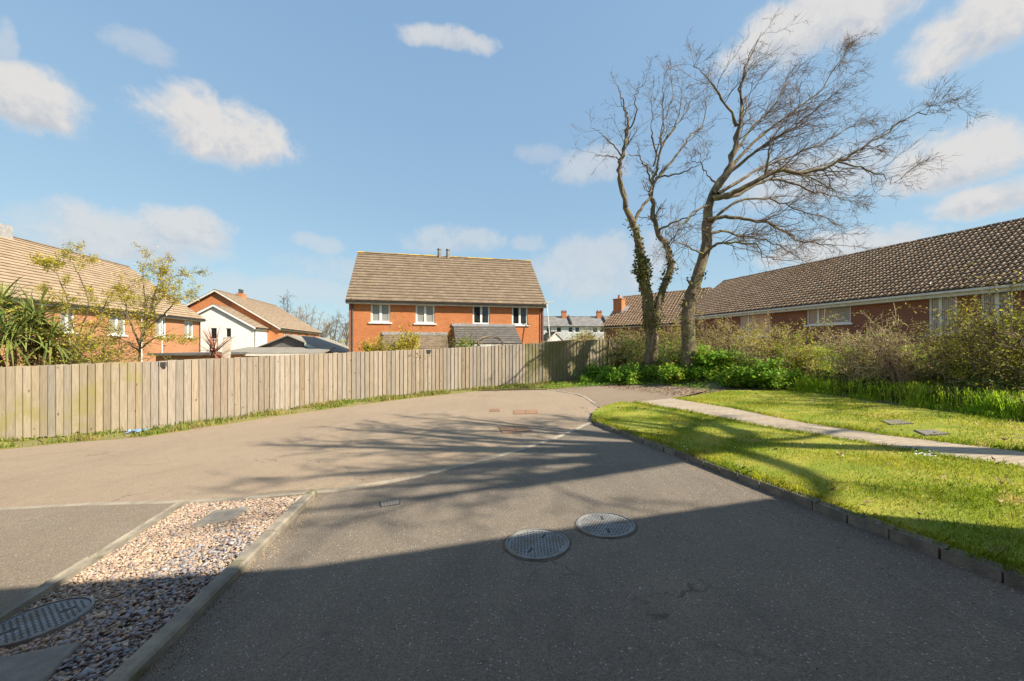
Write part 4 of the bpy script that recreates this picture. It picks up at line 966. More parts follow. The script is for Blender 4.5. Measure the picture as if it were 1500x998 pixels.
# ------------------------------------------------------------------ trees and plants
def nrm(v): return v/(np.linalg.norm(v)+1e-9)
def grow(out, p, d, L, r, lev, wind, g, curl=.22, nseg=6, kids=(4,), spread=.7, ratio=.5, rmin=.004, tip=None, pw=None):
    """a branch and, level by level, its side branches; out: list of (line, radii, level)"""
    d=nrm(np.array(d,float)); pts=[np.array(p,float)]; dirs=[d]; st=L/nseg
    for i in range(nseg):
        d=nrm(d+wind*(st*.22)+np.array([0,0,g])*st*.3+rng.normal(0,curl,3)); pts.append(pts[-1]+d*st); dirs.append(d)
    rr=np.linspace(r,max(r*.35,rmin*.7),nseg+1); out.append((np.array(pts),rr,lev))
    if not kids: return
    for k in range(kids[0]):
        t=rng.uniform(.18,1.0)*nseg; i=min(int(t),nseg-1); q=pts[i]+(pts[i+1]-pts[i])*(t-i)
        a=nrm(np.cross(dirs[i],rng.normal(0,1,3))); dd=nrm(dirs[i]*(1-spread*.45)+a*spread)
        grow(out,q,dd,L*ratio*rng.uniform(.6,1.3),max(r*.55,rmin),lev+1,wind,g,curl,max(3,nseg-1),kids[1:],spread,ratio,rmin)
def limb(pxs, Y, d0, d1, r0, r1, jit=.085):
    """a surveyed limb: sight lines at a distance that changes from Y+d0 to Y+d1 along it"""
    n=len(pxs); P=[at(px,py,Y+d0+(d1-d0)*i/max(1,n-1)) for i,(px,py) in enumerate(pxs)]
    P=np.array(spline([tuple(p) for p in P],4)); P+=rng.normal(0,jit,P.shape)*np.linspace(.2,1,len(P))[:,None]*.6
    k_=.76 if r0>.2 else .66; r0,r1=r0*k_,max(r1*.7,.007); return P, np.linspace(r0**.7,r1**.7,len(P))**(1/.7)
def sub(P, R_, t):
    s=t*(len(P)-1); i=min(int(s),len(P)-2); f=s-i
    return P[i]*(1-f)+P[i+1]*f, nrm(P[i+1]-P[i]), R_[i]*(1-f)+R_[i+1]*f
def local(V, loc): return V-np.array(loc)[None]
def leaf_mesh(name, pts, size, m, parent=None, loc=(0,0,0), asp=.5, droop=.2, up=.0, fold=.15, dirs=None):
    n=len(pts); pts=np.asarray(pts)
    d=rng.normal(0,1,(n,3)); d[:,2]=d[:,2]*.6-droop+up
    if dirs is not None: d=d*.5+dirs
    d/=np.linalg.norm(d,axis=1,keepdims=True)+1e-9
    s=np.cross(d,rng.normal(0,1,(n,3))+np.array([0,0,1.2])); s/=np.linalg.norm(s,axis=1,keepdims=True)+1e-9
    nn=np.cross(d,s); L=size*(.55+.9*rng.random(n))[:,None]; w=L*asp
    a=pts; b=pts+d*L*.45+s*w*.5+nn*L*fold; c=pts+d*L; e=pts+d*L*.45-s*w*.5+nn*L*fold
    V=np.stack([a,b,c,e],1).reshape(-1,3)-np.array(loc)
    F=np.arange(n)[:,None]*4
    F=np.concatenate([F+np.array([[0,1,2]]),F+np.array([[0,2,3]])],1).reshape(-1,3)
    return np_mesh(name,V,F,m,parent)
def lines_mesh(name, lines, m, parent, loc, n=4, lev=None):
    V,F=tube_np([l[0] for l in lines],[l[1] for l in lines],n); return np_mesh(name,V-np.array(loc),F,m,parent,smooth=n>4)
def along(lines, n, jit=.03, minlev=0):
    L=[l for l in lines if l[2]>=minlev]; w=np.array([np.linalg.norm(np.diff(l[0],axis=0),axis=1).sum() for l in L]); idx=rng.choice(len(L),n,p=w/w.sum())
    P=[]; 
    for i in idx:
        p=L[i][0]; s=rng.random()*(len(p)-1); k=min(int(s),len(p)-2); P.append(p[k]+(p[k+1]-p[k])*(s-k))
    return np.array(P)+rng.normal(0,jit,(n,3))
def bare_tree(name, label, base, limbs, wind, g, dens=4.0, tw=(1.5,.010), kids=(5,3), spread=.65, ivy=None, twm=m_twig, bark=m_bark, group=None, barkn=9, start=.25, knots=()):
    t=thing(name,label,'tree',base,0,group); main=[]; tws=[]
    for (P,R_,tws_on) in limbs:
        main.append((P,R_,0))
        if not tws_on: continue
        Ln=np.linalg.norm(np.diff(P,axis=0),axis=1).sum(); k=int(Ln*dens*tws_on)
        for j in range(k):
            tt=rng.uniform(start,1.0)**.85; q,d,r=sub(P,R_,tt); a=nrm(np.cross(d,rng.normal(0,1,3)))
            dd=nrm(d*.75+a*spread+wind*.5); L=tw[0]*rng.uniform(.35,1.25)*(1.25-.75*tt)
            grow(tws,q,dd,L,max(min(r*.4,.028),tw[1]),1,wind,g,.20,6,kids,.6,.5,tw[1]*.6)
        q,d,r=sub(P,R_,.999); grow(tws,q,d,tw[0]*.5,max(r*.9,tw[1]),1,wind,g,.18,6,(kids[0]+2,)+tuple(kids[1:]),.5,.55,tw[1]*.6)
    V,F=tube_np([l[0] for l in main],[l[1] for l in main],barkn)
    # lumps and flutes so that the trunk is not a clean pipe
    ph=rng.random(3)*6; V=V+.018*np.sin(V*np.array([17,13,7])+ph)[:,[1,0,2]]*np.array([1,1,.3])
    np_mesh('trunk',local(V,base),F,bark,t,smooth=True)
    big=[l for l in tws if l[2]<=1]; sm=[l for l in tws if l[2]>1]
    VA,FA=tube_np([l[0] for l in big],[l[1] for l in big],4); VB,FB=tube_np([l[0] for l in sm],[l[1] for l in sm],3)
    np_mesh('crown',local(np.concatenate([VA,VB]),base),np.concatenate([FA,FB+len(VA)]),[bark,twm],t,mi=[0]*len(FA)+[1]*len(FB))
    return t, main, tws
WIND=np.array([1.0,0.05,.12])
# --- the wind-swept tree
Yw=14.0
def lb(p,d0,d1,r0,r1,on): P,R_=limb(p,Yw,d0,d1,r0,r1); return (P,R_,on)
pxm=1/33.3
W=[lb([(1010,548),(1009,505),(1007,455),(1020,409),(1034,363),(1037,317),(1044,284),(1062,257),(1076,215),(1085,169),(1086,128),(1096,91),(1117,49)],0,.4,.40,.012,0),
 lb([(1044,286),(1062,257),(1076,215),(1085,169),(1086,128),(1096,91),(1117,49)],.1,.4,.14,.012,.8),
 lb([(1080,185),(1066,158),(1048,132),(1032,110),(1016,95)],.3,-.8,.085,.012,1),
 lb([(1044,292),(1066,286),(1090,275),(1136,252),(1182,252),(1228,238),(1265,215),(1311,183),(1357,162),(1396,149)],0,-1.6,.17,.010,1),
 lb([(1228,238),(1262,246),(1292,256),(1308,270)],-1.0,-1.8,.05,.008,1),
 lb([(1046,288),(1074,288),(1108,270),(1145,264),(1191,282),(1225,288),(1256,298)],.1,1.8,.13,.010,1),
 lb([(1037,322),(1062,318),(1090,320),(1127,328),(1150,340),(1173,353),(1212,356),(1251,358)],0,-1.5,.12,.010,.9),
 lb([(1029,378),(1043,362),(1060,356),(1099,358),(1127,378),(1163,383)],0,-2.0,.10,.010,.9),
 lb([(1060,262),(1085,228),(1113,201),(1160,165),(1196,137),(1228,91),(1242,68)],.1,1.5,.11,.010,1),
 lb([(1046,282),(1080,243),(1110,222),(1136,201),(1191,165),(1237,123)],0,-1.2,.12,.010,1),
 lb([(1050,284),(1080,268),(1110,248),(1145,234),(1200,211),(1246,188),(1283,174)],.1,2.4,.11,.010,1),
 lb([(1072,232),(1100,190),(1130,160),(1150,120),(1165,95)],.2,2.2,.08,.010,1),
 lb([(1040,300),(1020,308),(1002,326),(985,333),(972,338)],0,-1.4,.07,.010,.8),
 lb([(1030,372),(1010,362),(993,357),(975,352)],0,-1.2,.055,.010,.8),
 lb([(1052,272),(1036,256),(1024,240),(1012,232)],.1,1.3,.06,.010,1),
 lb([(1120,258),(1128,232),(1127,212),(1120,196)],-.5,-1.0,.07,.012,.9),
 lb([(1035,345),(1058,338),(1080,345),(1120,352),(1160,372),(1195,392)],.0,1.8,.09,.010,.9),
 lb([(1034,335),(1070,300),(1110,290),(1150,300),(1200,318),(1230,330)],.0,.9,.09,.010,1),
 lb([(1011,452),(1003,447),(1000,443)],0,-.3,.09,.06,0),
 lb([(1016,420),(1011,414),(1009,410)],0,-.3,.07,.05,0)]
base=at(1010,548,Yw); base=(base.x,base.y,float(gz(base.x,base.y)))
tw_,main,tws=bare_tree('windswept_tree','tall leafless wind-swept tree with branches streaming to the right',base,W,WIND,.10,dens=5.2,tw=(1.55,.0065),kids=(5,4),twm=m_twigred)
P=along([m for m in main[:1]],2200,.05); P=P[P[:,2]<4.4]; P+=rng.normal(0,.14,P.shape)*np.array([1,1,.2]); leaf_mesh('ivy',P,.09,m_ivy,tw_,base,.8)
# --- the ivy-clad tree
Yw=15.2; UPW=np.array([.18,0,.5])
I=[lb([(952,548),(955,515),(954,487),(948,440),(943,410),(939,381),(931,340),(919,303),(908,261),(909,240),(913,224),(919,192),(918,165),(910,140),(905,128)],0,-.8,.36,.012,0),
 lb([(919,303),(908,261),(912,224),(919,192),(915,160),(905,128)],-.5,-.8,.10,.012,.6),
 lb([(919,192),(929,175),(932,150),(933,133),(949,116)],-.6,-1.4,.05,.010,.7),
 lb([(911,228),(897,212),(887,201),(876,192),(864,187)],-.5,.3,.05,.010,.7),
 lb([(910,234),(895,229),(880,230),(872,226)],-.5,-1.2,.04,.010,.6),
 lb([(953,495),(962,458),(971,423),(981,393),(977,362),(961,336),(956,298),(956,270),(962,240),(967,215),(975,178),(982,150),(986,118)],0,.7,.24,.012,.55),
 lb([(927,330),(940,306),(952,286),(957,268)],-.3,.4,.10,.06,.3),
 lb([(956,272),(949,252),(942,236),(930,228),(919,226)],.4,-.4,.07,.014,.5),
 lb([(957,270),(984,236),(1002,211),(1014,195),(1030,183),(1034,150),(1038,128)],.4,1.4,.085,.010,.8),
 lb([(960,262),(985,256),(1004,252),(1021,243),(1040,228)],.4,-1.0,.06,.010,.8),
 lb([(963,228),(957,205),(955,190),(955,165),(953,140)],.5,-.2,.06,.010,.8),
 lb([(968,212),(985,192),(993,175),(997,150),(995,128)],.5,1.2,.06,.010,.8),
 lb([(965,225),(978,200),(1000,170),(1012,150),(1022,130)],.5,1.9,.055,.010,.8),
 lb([(957,245),(968,200),(972,160),(970,130)],.4,-.9,.05,.010,.8),
 lb([(966,336),(988,326),(1011,317),(1030,304),(1040,295)],.2,-.8,.07,.010,.7),
 lb([(945,425),(938,410),(930,398)],0,-.4,.06,.03,.0)]
base=at(952,548,Yw); base=(base.x,base.y,float(gz(base.x,base.y)))
ti,main,tws=bare_tree('ivy_clad_tree','leafless forked tree with ivy climbing its two trunks, left of the wind-swept one',base,I,UPW*.6,.5,dens=3.6,tw=(1.2,.0065),kids=(4,3),spread=.6)
for (mm,zmax,sp,nn) in ((main[0],6.6,.17,9000),(main[5],6.0,.12,3000)):
    P=along([mm],nn,.03); keep=rng.random(len(P))<np.clip((zmax-P[:,2])/1.8,0,1); P=P[keep]
    ph=np.sin(P[:,2]*3.1)*.5+.6; a=rng.random(len(P))*6.28; P=P+np.stack([np.cos(a),np.sin(a),0*a],1)*(sp+.16*rng.random((len(P),1)))*np.clip(ph,.55,1.1)[:,None]
    leaf_mesh('ivy',P,.095,m_ivy,ti,base,.85)

def bush(name, label, cat, x, y, rx, ry, h, stems=14, kids=(5,4), leaves=(), sm=m_twig, r=.012, wind=(0,0,0), g=.2, group=None, base=None, jit=.05, spread=.8, dz=0.0, lift=.15, straight=.14, rat=.55, top=None, blob=()):
    z=float(gz(x,y))+dz; loc=(x,y,z); t=thing(name,label,cat,loc,0,group); L=[]
    if top: h=(EYE+(HZ-top)/FOC*y-z)*.86
    for i in range(stems):
        a=rng.random()*6.28; q=rng.random()**.6; p=np.array([x+.35*rx*q*math.cos(a),y+.35*ry*q*math.sin(a),z-.05])
        tgt=np.array([x+rx*q*math.cos(a),y+ry*q*math.sin(a),z+h*(1-.45*q*q)*rng.uniform(.72,1.02)]); v=tgt-p; d=np.linalg.norm(v)
        v=nrm(nrm(v)+np.array([0,0,.35]))
        grow(L,p,v,d*rng.uniform(.85,1.0),r*rng.uniform(.7,1.3),0,np.array(wind,float),g*-.3,straight,6,kids,spread,rat,r*.3)
    lines_mesh('stems',L,sm,t,loc,3)
    for (m,n,s,asp) in leaves:
        P=along(L,n,jit,1); P=P[P[:,2]>z+lift*h]; leaf_mesh('foliage',P,s,m,t,loc,asp)
    for (m,n,s,asp,c0) in blob:        # leaves massed in clumps through the crown
        k=26; cc=rng.normal(0,1,(k,3)); cc/=np.linalg.norm(cc,axis=1,keepdims=True); cc*=rng.random((k,1))**.4; cc[:,2]=cc[:,2]*.5*(1-c0)+.5*(1+c0)-.12
        ci=rng.integers(0,k,n); rad=(.16+.16*rng.random(k))[ci][:,None]; Q=rng.normal(0,1,(n,3)); Q/=np.linalg.norm(Q,axis=1,keepdims=True); Q=cc[ci]+Q*rad*rng.random((n,1))**.45*np.array([1,1,.55])
        P=np.array(loc)+Q*np.array([rx,ry,h]); P=P[P[:,2]>z+.1]; leaf_mesh('foliage',P,s,m,t,loc,asp)
    return t
def XY(px,Y): return ((px-CX)/FOC*Y, Y)
g1='shrubs along the hedgerow'
bush('hedge_shrub','brown twiggy shrub growing behind the wind-swept trunk, in front of the bungalow','shrub',*XY(1070,19),2.4,1.0,2.7,20,(5,4),[(m_lred,1300,.07,.6),(m_lolive,1700,.07,.6)],m_dead,.016,top=466,group=g1)
bush('hedge_shrub','yellow-olive leafy shrub between the two bare trunks','shrub',*XY(985,17.6),1.7,1.0,2.55,20,(6,4),[(m_lyel,1500,.08,.55),(m_lred,1300,.07,.6)],m_dead,.014,top=462,group=g1)
bush('bramble','big rounded bramble mound of dry stems, right of the wind-swept trunk','bramble',*XY(1138,12.4),1.02,.85,1.95,26,(6,4),[(m_lred,1500,.055,.6),(m_lyel,1800,.06,.6),(m_lolive,2600,.06,.6)],m_tan,.010,top=470,group=g1,spread=.95,g=-.6)
bush('hedge_shrub','small shrub with fresh yellow-green leaves beside the bramble mound','shrub',*XY(1190,12.0),.5,.5,1.5,10,(5,4),[(m_lyel,900,.08,.55),(m_lgreen,300,.08,.55)],m_dead,.010,top=486,group=g1)
bush('hawthorn','rounded twiggy hawthorn with several dark stems, below the bungalow window','hawthorn',*XY(1258,10.6),.95,.9,2.05,12,(7,5,2),[(m_lred,800,.045,.6),(m_lolive,2600,.05,.6),(m_lgreen,700,.05,.6)],m_tan,.020,top=455,group=g1,spread=.95,g=-.2)
bush('hedge_shrub','pale bare twiggy shrub leaning left, right of the hawthorn','shrub',*XY(1345,9.4),1.1,.9,2.05,12,(7,5,2),[(m_lbrown,400,.045,.6),(m_lolive,1900,.05,.6),(m_lyel,500,.045,.6)],m_tan,.016,wind=(-.7,0,.1),top=450,group=g1,spread=.9)
bush('hedge_shrub','tall yellow-green leafy shrub at the right edge, nearest the frame','shrub',*XY(1470,8.0),1.25,1.1,2.35,16,(7,5,2),[(m_lyel,4200,.055,.5),(m_lolive,1500,.055,.5)],m_twig,.018,blob=[(m_lyel,2600,.055,.5,.2),(m_lolive,900,.055,.5,.1)],top=400,group=g1)
bush('hedge_shrub','yellow-green shrub half out of view at the right edge','shrub',*XY(1585,6.6),1.2,1.0,2.2,12,(7,5),[(m_lyel,1400,.055,.5),(m_lolive,900,.055,.5)],m_twig,.016,top=395,group=g1)
bush('hedge_shrub','low olive shrub in the gap between the pale twiggy shrub and the tall yellow-green one','shrub',*XY(1408,9.3),.9,.8,1.35,12,(6,4),[(m_lolive,900,.055,.5),(m_lyel,500,.05,.5)],m_dead,.012,top=484,group=g1)
bush('leafy_plant','bright green leafy clump at the lawn edge in front of the bramble mound','plant',*XY(1122,11.75),.75,.55,.95,22,(5,),[(m_lgreen,1700,.11,.6)],m_lgreen,.008,g=.1)
bush('leafy_plant','bright green leafy clump at the foot of the wind-swept tree','plant',*XY(1045,13.6),1.1,.8,.95,24,(5,),[(m_lgreen,1900,.12,.6),(m_lyel,300,.1,.6)],m_lgreen,.008)
bush('leafy_plant','low bright green leafy clump against the end of the dark fence','plant',*XY(878,16.2),1.1,.35,.75,22,(5,),[(m_lgreen,1700,.11,.6)],m_lgreen,.008)
bush('bramble','dark leafy bramble tangle below the ivy-clad tree','bramble',*XY(952,16.2),1.7,.9,1.35,26,(6,4),[(m_lolive,1500,.09,.6),(m_lgreen,900,.09,.6),(m_lbrown,500,.07,.6)],m_dead,.010,spread=.95,g=-.6)
bush('ivy_bush','ivy and bramble climbing over the dark fence return','ivy',*XY(922,17.3),.9,.5,1.9,18,(6,4),[(m_lolive,1100,.09,.7),(m_lyel,500,.09,.6),(m_ivy,800,.1,.8)],m_dead,.010)
bush('bramble','leafy bramble patch between the two bare trees','bramble',*XY(1000,15.0),1.4,.9,1.15,24,(6,4),[(m_lolive,900,.09,.6),(m_lgreen,1100,.1,.6),(m_lred,500,.07,.6)],m_dead,.010,spread=.95,g=-.6)
bush('leafy_plant','bright green leafy clump between the tree foot and the bramble mound','plant',*XY(1086,12.4),.7,.5,.8,20,(5,),[(m_lgreen,1400,.11,.6),(m_lyel,250,.1,.6)],m_lgreen,.008,g=.1)
bush('leafy_plant','low bright leafy clump right of the bright clump in front of the bramble mound','plant',*XY(1158,11.6),.45,.4,.6,14,(5,),[(m_lgreen,800,.10,.6)],m_lgreen,.008,g=.1)
bush('leafy_plant','bright green leafy clump between the feet of the two bare trees','plant',*XY(985,13.9),.9,.5,.75,20,(5,),[(m_lgreen,1600,.11,.6),(m_lyel,300,.1,.6)],m_lgreen,.008,g=.1)
bush('leafy_plant','bright green leafy clump at the foot of the ivy-clad tree','plant',*XY(922,14.9),.9,.5,.7,20,(5,),[(m_lgreen,1500,.11,.6)],m_lgreen,.008,g=.1)
# dead stalks leaning out of the hedge, and pale sticks lying below
def stalks(name,label,cat,a,b,n,spr,r,m,sag=0.0):
    loc=(a[0],a[1],float(gz(a[0],a[1]))); t=thing(name,label,cat,loc); L=[]
    for i in range(n):
        p=np.array([*a])+rng.normal(0,spr*.5,3)*np.array([1,1,.1]); q=np.array([*b])+rng.normal(0,spr,3); q=p+(q-p)*rng.uniform(.6,1.15); m_=(p+q)/2+rng.normal(0,spr*.4,3)+np.array([0,0,sag])
        P=np.array(spline([tuple(p),tuple(m_),tuple(q)],3)); L.append((P,np.linspace(r,r*.4,len(P)),0))
    lines_mesh('stems',L,m,t,loc,4); return t,L
p=at(1322,574,9.0); q=at(1294,500,9.3)
t,L=stalks('dead_stalks','bunch of dry reddish-brown stalks leaning left below the twiggy shrubs','dead stalks',(p.x,p.y,float(gz(p.x,p.y))),tuple(q),70,.17,.009,m_dead)
leaf_mesh('foliage',along(L,500,.05),.08,m_lbrown,t,tuple(t.location),.35)
p=at(1338,571,7.9); q=at(1412,549,8.3)
stalks('fallen_branch','pale fallen stick lying against the dark ivy bank','branch',(p.x,p.y,float(gz(p.x,p.y))+.05),(q.x,q.y,float(gz(q.x,q.y))+.35),4,.07,.013,m_dead)

# ground cover: one mass each
def cover_leaves(name, poly, n, hmax, size, m, asp, kind='stuff', off=0.03, sel=None, pw=1.5, clump=True):
    P=np.array(poly); lo,hi=P.min(0),P.max(0); q=rng.random((n*3,2))*(hi-lo)+lo; q=q[inpoly(q,poly)][:n]
    c=np.clip(.62+.38*np.sin(q[:,0]*2.1+np.sin(q[:,1]*1.7)*1.5)*np.sin(q[:,1]*1.9+1)+.15*np.sin(q[:,0]*7),.12,1.1)
    z=gz(q[:,0],q[:,1])+off+hmax*c*rng.random(len(q))**(1/pw)
    o=leaf_mesh(name,np.stack([q[:,0],q[:,1],z],1),size,m,None,(0,0,0),asp,.1,.25); tag(o,kind=kind); return o
lfp=[lf[k] for k in range(8)]
left_strip=GL([(850,566),(905,561),(960,562),(1050,568),(1062,571),(1100,570.5),(1150,571)])+[(9.0,12.4),(8.4,14.0),(6.5,16.5),(4.6,17.3),(3.2,16.3)]
cover_leaves('undergrowth',left_strip,16000,.62,.095,m_lgreen,.6)
cover_leaves('low_weeds',GL([(790,568),(850,564),(905,560),(960,561),(1040,566),(1040,571),(960,565.5),(900,565),(850,569),(800,572)]),2200,.14,.06,m_lgreen,.6)
dark_strip=[lf[3],lf[4],lf[5],lf[6],lf[7],(8.9,4.2),(11.2,3.5),(11.0,8),(10.4,11),(9.2,12.6)]
dk2=[(p[0]+(.45 if i<6 else 0),p[1]) for i,p in enumerate(dark_strip)]
cover_leaves('bramble_cover',dk2,15000,.72,.075,m_ldark,.65)
cover_leaves('dry_bramble_cover',dk2,4500,.75,.06,m_lbrown,.6)
cover_leaves('ivy_cover',dk2,3500,.85,.07,m_lolive,.65)
def tall(name, poly, n, hmin, hmax, w, m, lean=.6):
    P=np.array(poly); lo,hi=P.min(0),P.max(0); q=rng.random((n*3,2))*(hi-lo)+lo; q=q[inpoly(q,poly)]
    c=.5+.5*np.sin(q[:,0]*3+2*np.sin(q[:,1]*1.3))*np.sin(q[:,1]*3.1); q=q[rng.random(len(q))<.08+.92*c**1.6][:n]; n=len(q)
    b=rng.random(n)*6.28; h=hmin+(hmax-hmin)*rng.random(n); z=gz(q[:,0],q[:,1])+.02; ln=lean*h*(.2+.8*rng.random(n))
    base=np.stack([q[:,0],q[:,1],z],1); d=np.stack([np.cos(b)*ln,np.sin(b)*ln,h],1); s=np.stack([-np.sin(b),np.cos(b),0*b],1)*w*.5
    m1=base+d*np.array([.25,.25,.55]); m2=base+d*np.array([.62,.62,.92]); tp=base+d*np.array([1.05,1.05,.96])
    V=np.stack([base-s,base+s,m1-s,m1+s,m2-s*.7,m2+s*.7,tp],1).reshape(-1,3); i=np.arange(n)[:,None]*7
    F=[np.concatenate([i+np.array([[0,1,3,2]]),i+np.array([[2,3,5,4]])],1).reshape(-1,4), i+np.array([[4,5,6]])]
    o=np_mesh(name,V,F,m); tag(o,kind='stuff'); return o
gs=GL([(1160,572),(1240,580),(1300,589),(1400,602),(1500,617)],.05)+[(9.1,4.8),(9.9,4.8),(9.75,7.5),(9.7,9.5),(9.9,11.3),(9.0,11.9)]
gs2=[(p[0]+(0.05 if i<5 else -.25),p[1]) for i,p in enumerate(gs)]
tall('long_grass',gs2,5600,.14,.50,.014,m_lgrass)
tall('rough_grass',[(p[0]-.12 if i<6 else p[0]-.45,p[1]) for i,p in enumerate(gs)],7000,.05,.16,.011,m_lgrass,.9)
tall('bank_grass',[(9.7,5),(12.5,5),(13.5,12),(12.5,18),(9.4,13),(10,9)],7000,.15,.4,.018,m_lgrass,.8)
tall('fence_weeds',[ (p[0],p[1]-.02) for p in fence_c if -13<p[0]<3]+[(p[0]+.02,p[1]-.30) for p in reversed(fence_c) if -13<p[0]<3],1500,.06,.20,.012,m_vgrass,.9)
cover_leaves('verge_weeds',[ (p[0],p[1]-.02) for p in fence_c if -13<p[0]<3]+[(p[0]+.05,p[1]-.42) for p in reversed(fence_c) if -13<p[0]<3],1500,.10,.055,m_lgreen,.6)
# leaf litter and daisies
def litter(name, poly, n, size, m, off):
    P=np.array(poly); lo,hi=P.min(0),P.max(0); q=rng.random((n*4,2))*(hi-lo)+lo; q=q[inpoly(q,poly)][:n]
    o=leaf_mesh(name,np.stack([q[:,0],q[:,1],gz(q[:,0],q[:,1])+off],1),size,m,None,(0,0,0),.55,.0,.0,.25); tag(o,kind='stuff'); return o
litter('fallen_leaves',lawn_near,190,.055,m_lbrown,.095)
litter('fallen_leaves',lawn_far,60,.055,m_lbrown,.095)
litter('fallen_leaves',GL([(860,564),(960,562),(1060,568),(1110,573),(1060,577),(985,581),(900,570)]),900,.06,m_lbrown,.02)
litter('verge_litter',vpoly,900,.05,m_lbrown,.03)
litter('kerb_litter',GL([(872,619),(1000,668),(1010,668),(878,612),(862,600),(850,597)]),160,.035,m_lbrown,.012)
def daisies(cx,cy,n,sp):
    V=[];F=[]
    for i in range(n):
        px,py=cx+random.gauss(0,sp),cy+random.gauss(0,sp*.22); p=gr(px,py,.1); z=float(gz(*p))+.115+random.random()*.02; r=.0085; k=len(V)
        V.append((p[0],p[1],z+.004))
        for a in range(8): V.append((p[0]+r*math.cos(a*.785),p[1]+r*math.sin(a*.785)*.9,z+r*.3*math.sin(a*.785+i)))
        for a in range(8): F.append((k,k+1+a,k+1+(a+1)%8))
    return V,F
V,F=daisies(1358,668,26,9); V2,F2=daisies(1150,640,16,90); F2=[tuple(len(V)+a for a in f) for f in F2]
o=np_mesh('daisies',np.array(V+V2),np.array(F+F2),m_white); tag(o,kind='stuff')

# --- gardens beyond the fence
def strap(name,label,cat,heads,L,n,w,m,base,trunkm,gp=.9,trunk_r=.07,up=.55):
    loc=(base[0],base[1],float(gz(*base))); t=thing(name,label,cat,loc)
    for (hx,hy,hz) in heads:
        V=[];F=[]
        P=np.array(spline([loc,((loc[0]+hx)/2+.06,(loc[1]+hy)/2,(loc[2]+hz)/2),(hx,hy,hz)],4)); lines_mesh('trunk',[(P,np.linspace(trunk_r*1.25,trunk_r,len(P)),0)],trunkm,t,loc,8)
        for i in range(n):
            a=random.random()*6.283; e=random.uniform(-.55,1.35); l=L*random.uniform(.7,1.1); d=np.array([math.cos(a)*math.cos(e),math.sin(a)*math.cos(e),math.sin(e)]); p=np.array([hx,hy,hz])-np.array(loc)+rng.normal(0,.04,3)
            s=nrm(np.cross(d,[0,0,1.]) + rng.normal(0,.15,3)); k=len(V); ns=6; dd=d.copy()
            for j in range(ns+1):
                ww=w*.5*(math.sin(math.pi*min(1,(.12+.88*(1-j/ns)))*.5)); V+= [p-s*ww,p+s*ww]; p=p+dd*l/ns; dd=nrm(dd+np.array([0,0,-gp*.14*(1+j*.25)*abs(math.cos(e))]))
            for j in range(ns): F.append((k+2*j,k+2*j+1,k+2*j+3,k+2*j+2))
        np_mesh('crown',np.array(V),np.array(F),m,t)
    return t
m_ptrunk=mat('reddish_trunk',(.36,.17,.10),(.25,.13,.08),8,bump=.8)
b0=XY(35,10.8); HD=[tuple(at(*q)) for q in ((2,450,10.5),(38,474,10.7),(72,503,10.9),(14,496,10.3),(-35,452,10.6),(55,470,11.0),(-60,490,10.3))]
strap('cabbage_palm','spiky green cabbage palm behind the fence at the far left','palm',HD,1.05,95,.058,m_palm,b0,m_ptrunk,1.25)
b0=XY(314,12.6); A=at(314,516,12.6); strap('bronze_cordyline','spiky bronze-leaved plant behind the fence in front of the white annexe','plant',[tuple(A)],.95,60,.045,m_purple,b0,m_ptrunk,.35)
g2='garden shrubs behind the fence'
bush('garden_shrub','dense olive-yellow shrub right of the spiky palm','shrub',*XY(98,11.4),1.05,.8,2.3,24,(7,5),[(m_lyel,3600,.085,.4),(m_lolive,3000,.09,.4)],m_twig,.016,lift=.35,group=g2,top=425,blob=[(m_lyel,1500,.09,.4,.3),(m_lolive,1500,.09,.4,.3)])
bush('garden_shrub','golden variegated shrub above the fence, left of its twin below the brick house','shrub',*XY(562,15.6),.85,.6,1.75,16,(6,4),[(m_lgold,1200,.085,.55)],m_twig,.012,lift=.52,group=g2,top=470,blob=[(m_lgold,2600,.085,.55,.5),(m_lyel,900,.08,.55,.5)])
bush('garden_shrub','golden variegated shrub above the fence, taller and right of its twin below the brick house','shrub',*XY(600,15.9),.62,.5,1.95,14,(6,4),[(m_lgold,1200,.085,.55)],m_twig,.012,lift=.52,group=g2,top=461,blob=[(m_lgold,2400,.085,.55,.5),(m_lyel,800,.08,.55,.5)])
bush('garden_shrub','olive green shrub under the edge of the slate lean-to roof','shrub',*XY(682,17.6),.65,.45,1.95,14,(6,4),[(m_lyel,900,.075,.5),(m_lgreen,700,.075,.5)],m_twig,.012,lift=.52,group=g2,top=474,blob=[(m_lyel,900,.08,.5,.5),(m_lgreen,900,.08,.5,.5)])
bush('garden_shrub','small twiggy brown plant peeping over the fence by the white downpipe of the shed','shrub',*XY(495,14.6),.35,.3,1.72,9,(5,3),[(m_lolive,220,.07,.5)],m_dead,.010,group=g2,top=503)
bush('garden_shrub','bare twiggy shrub beside the leaning pole at the house corner','shrub',*XY(805,22.5),.6,.5,2.3,9,(6,4),[(m_lolive,300,.08,.5)],m_dead,.012,group=g2,top=468)
bush('garden_hedge','low grey-brown clipped shrub below the left lean-to roof','shrub',*XY(640,18),1.0,.5,1.72,18,(6,4),[(m_lolive,900,.07,.5),(m_lbrown,500,.06,.5)],m_dead,.012,group=g2,top=490)
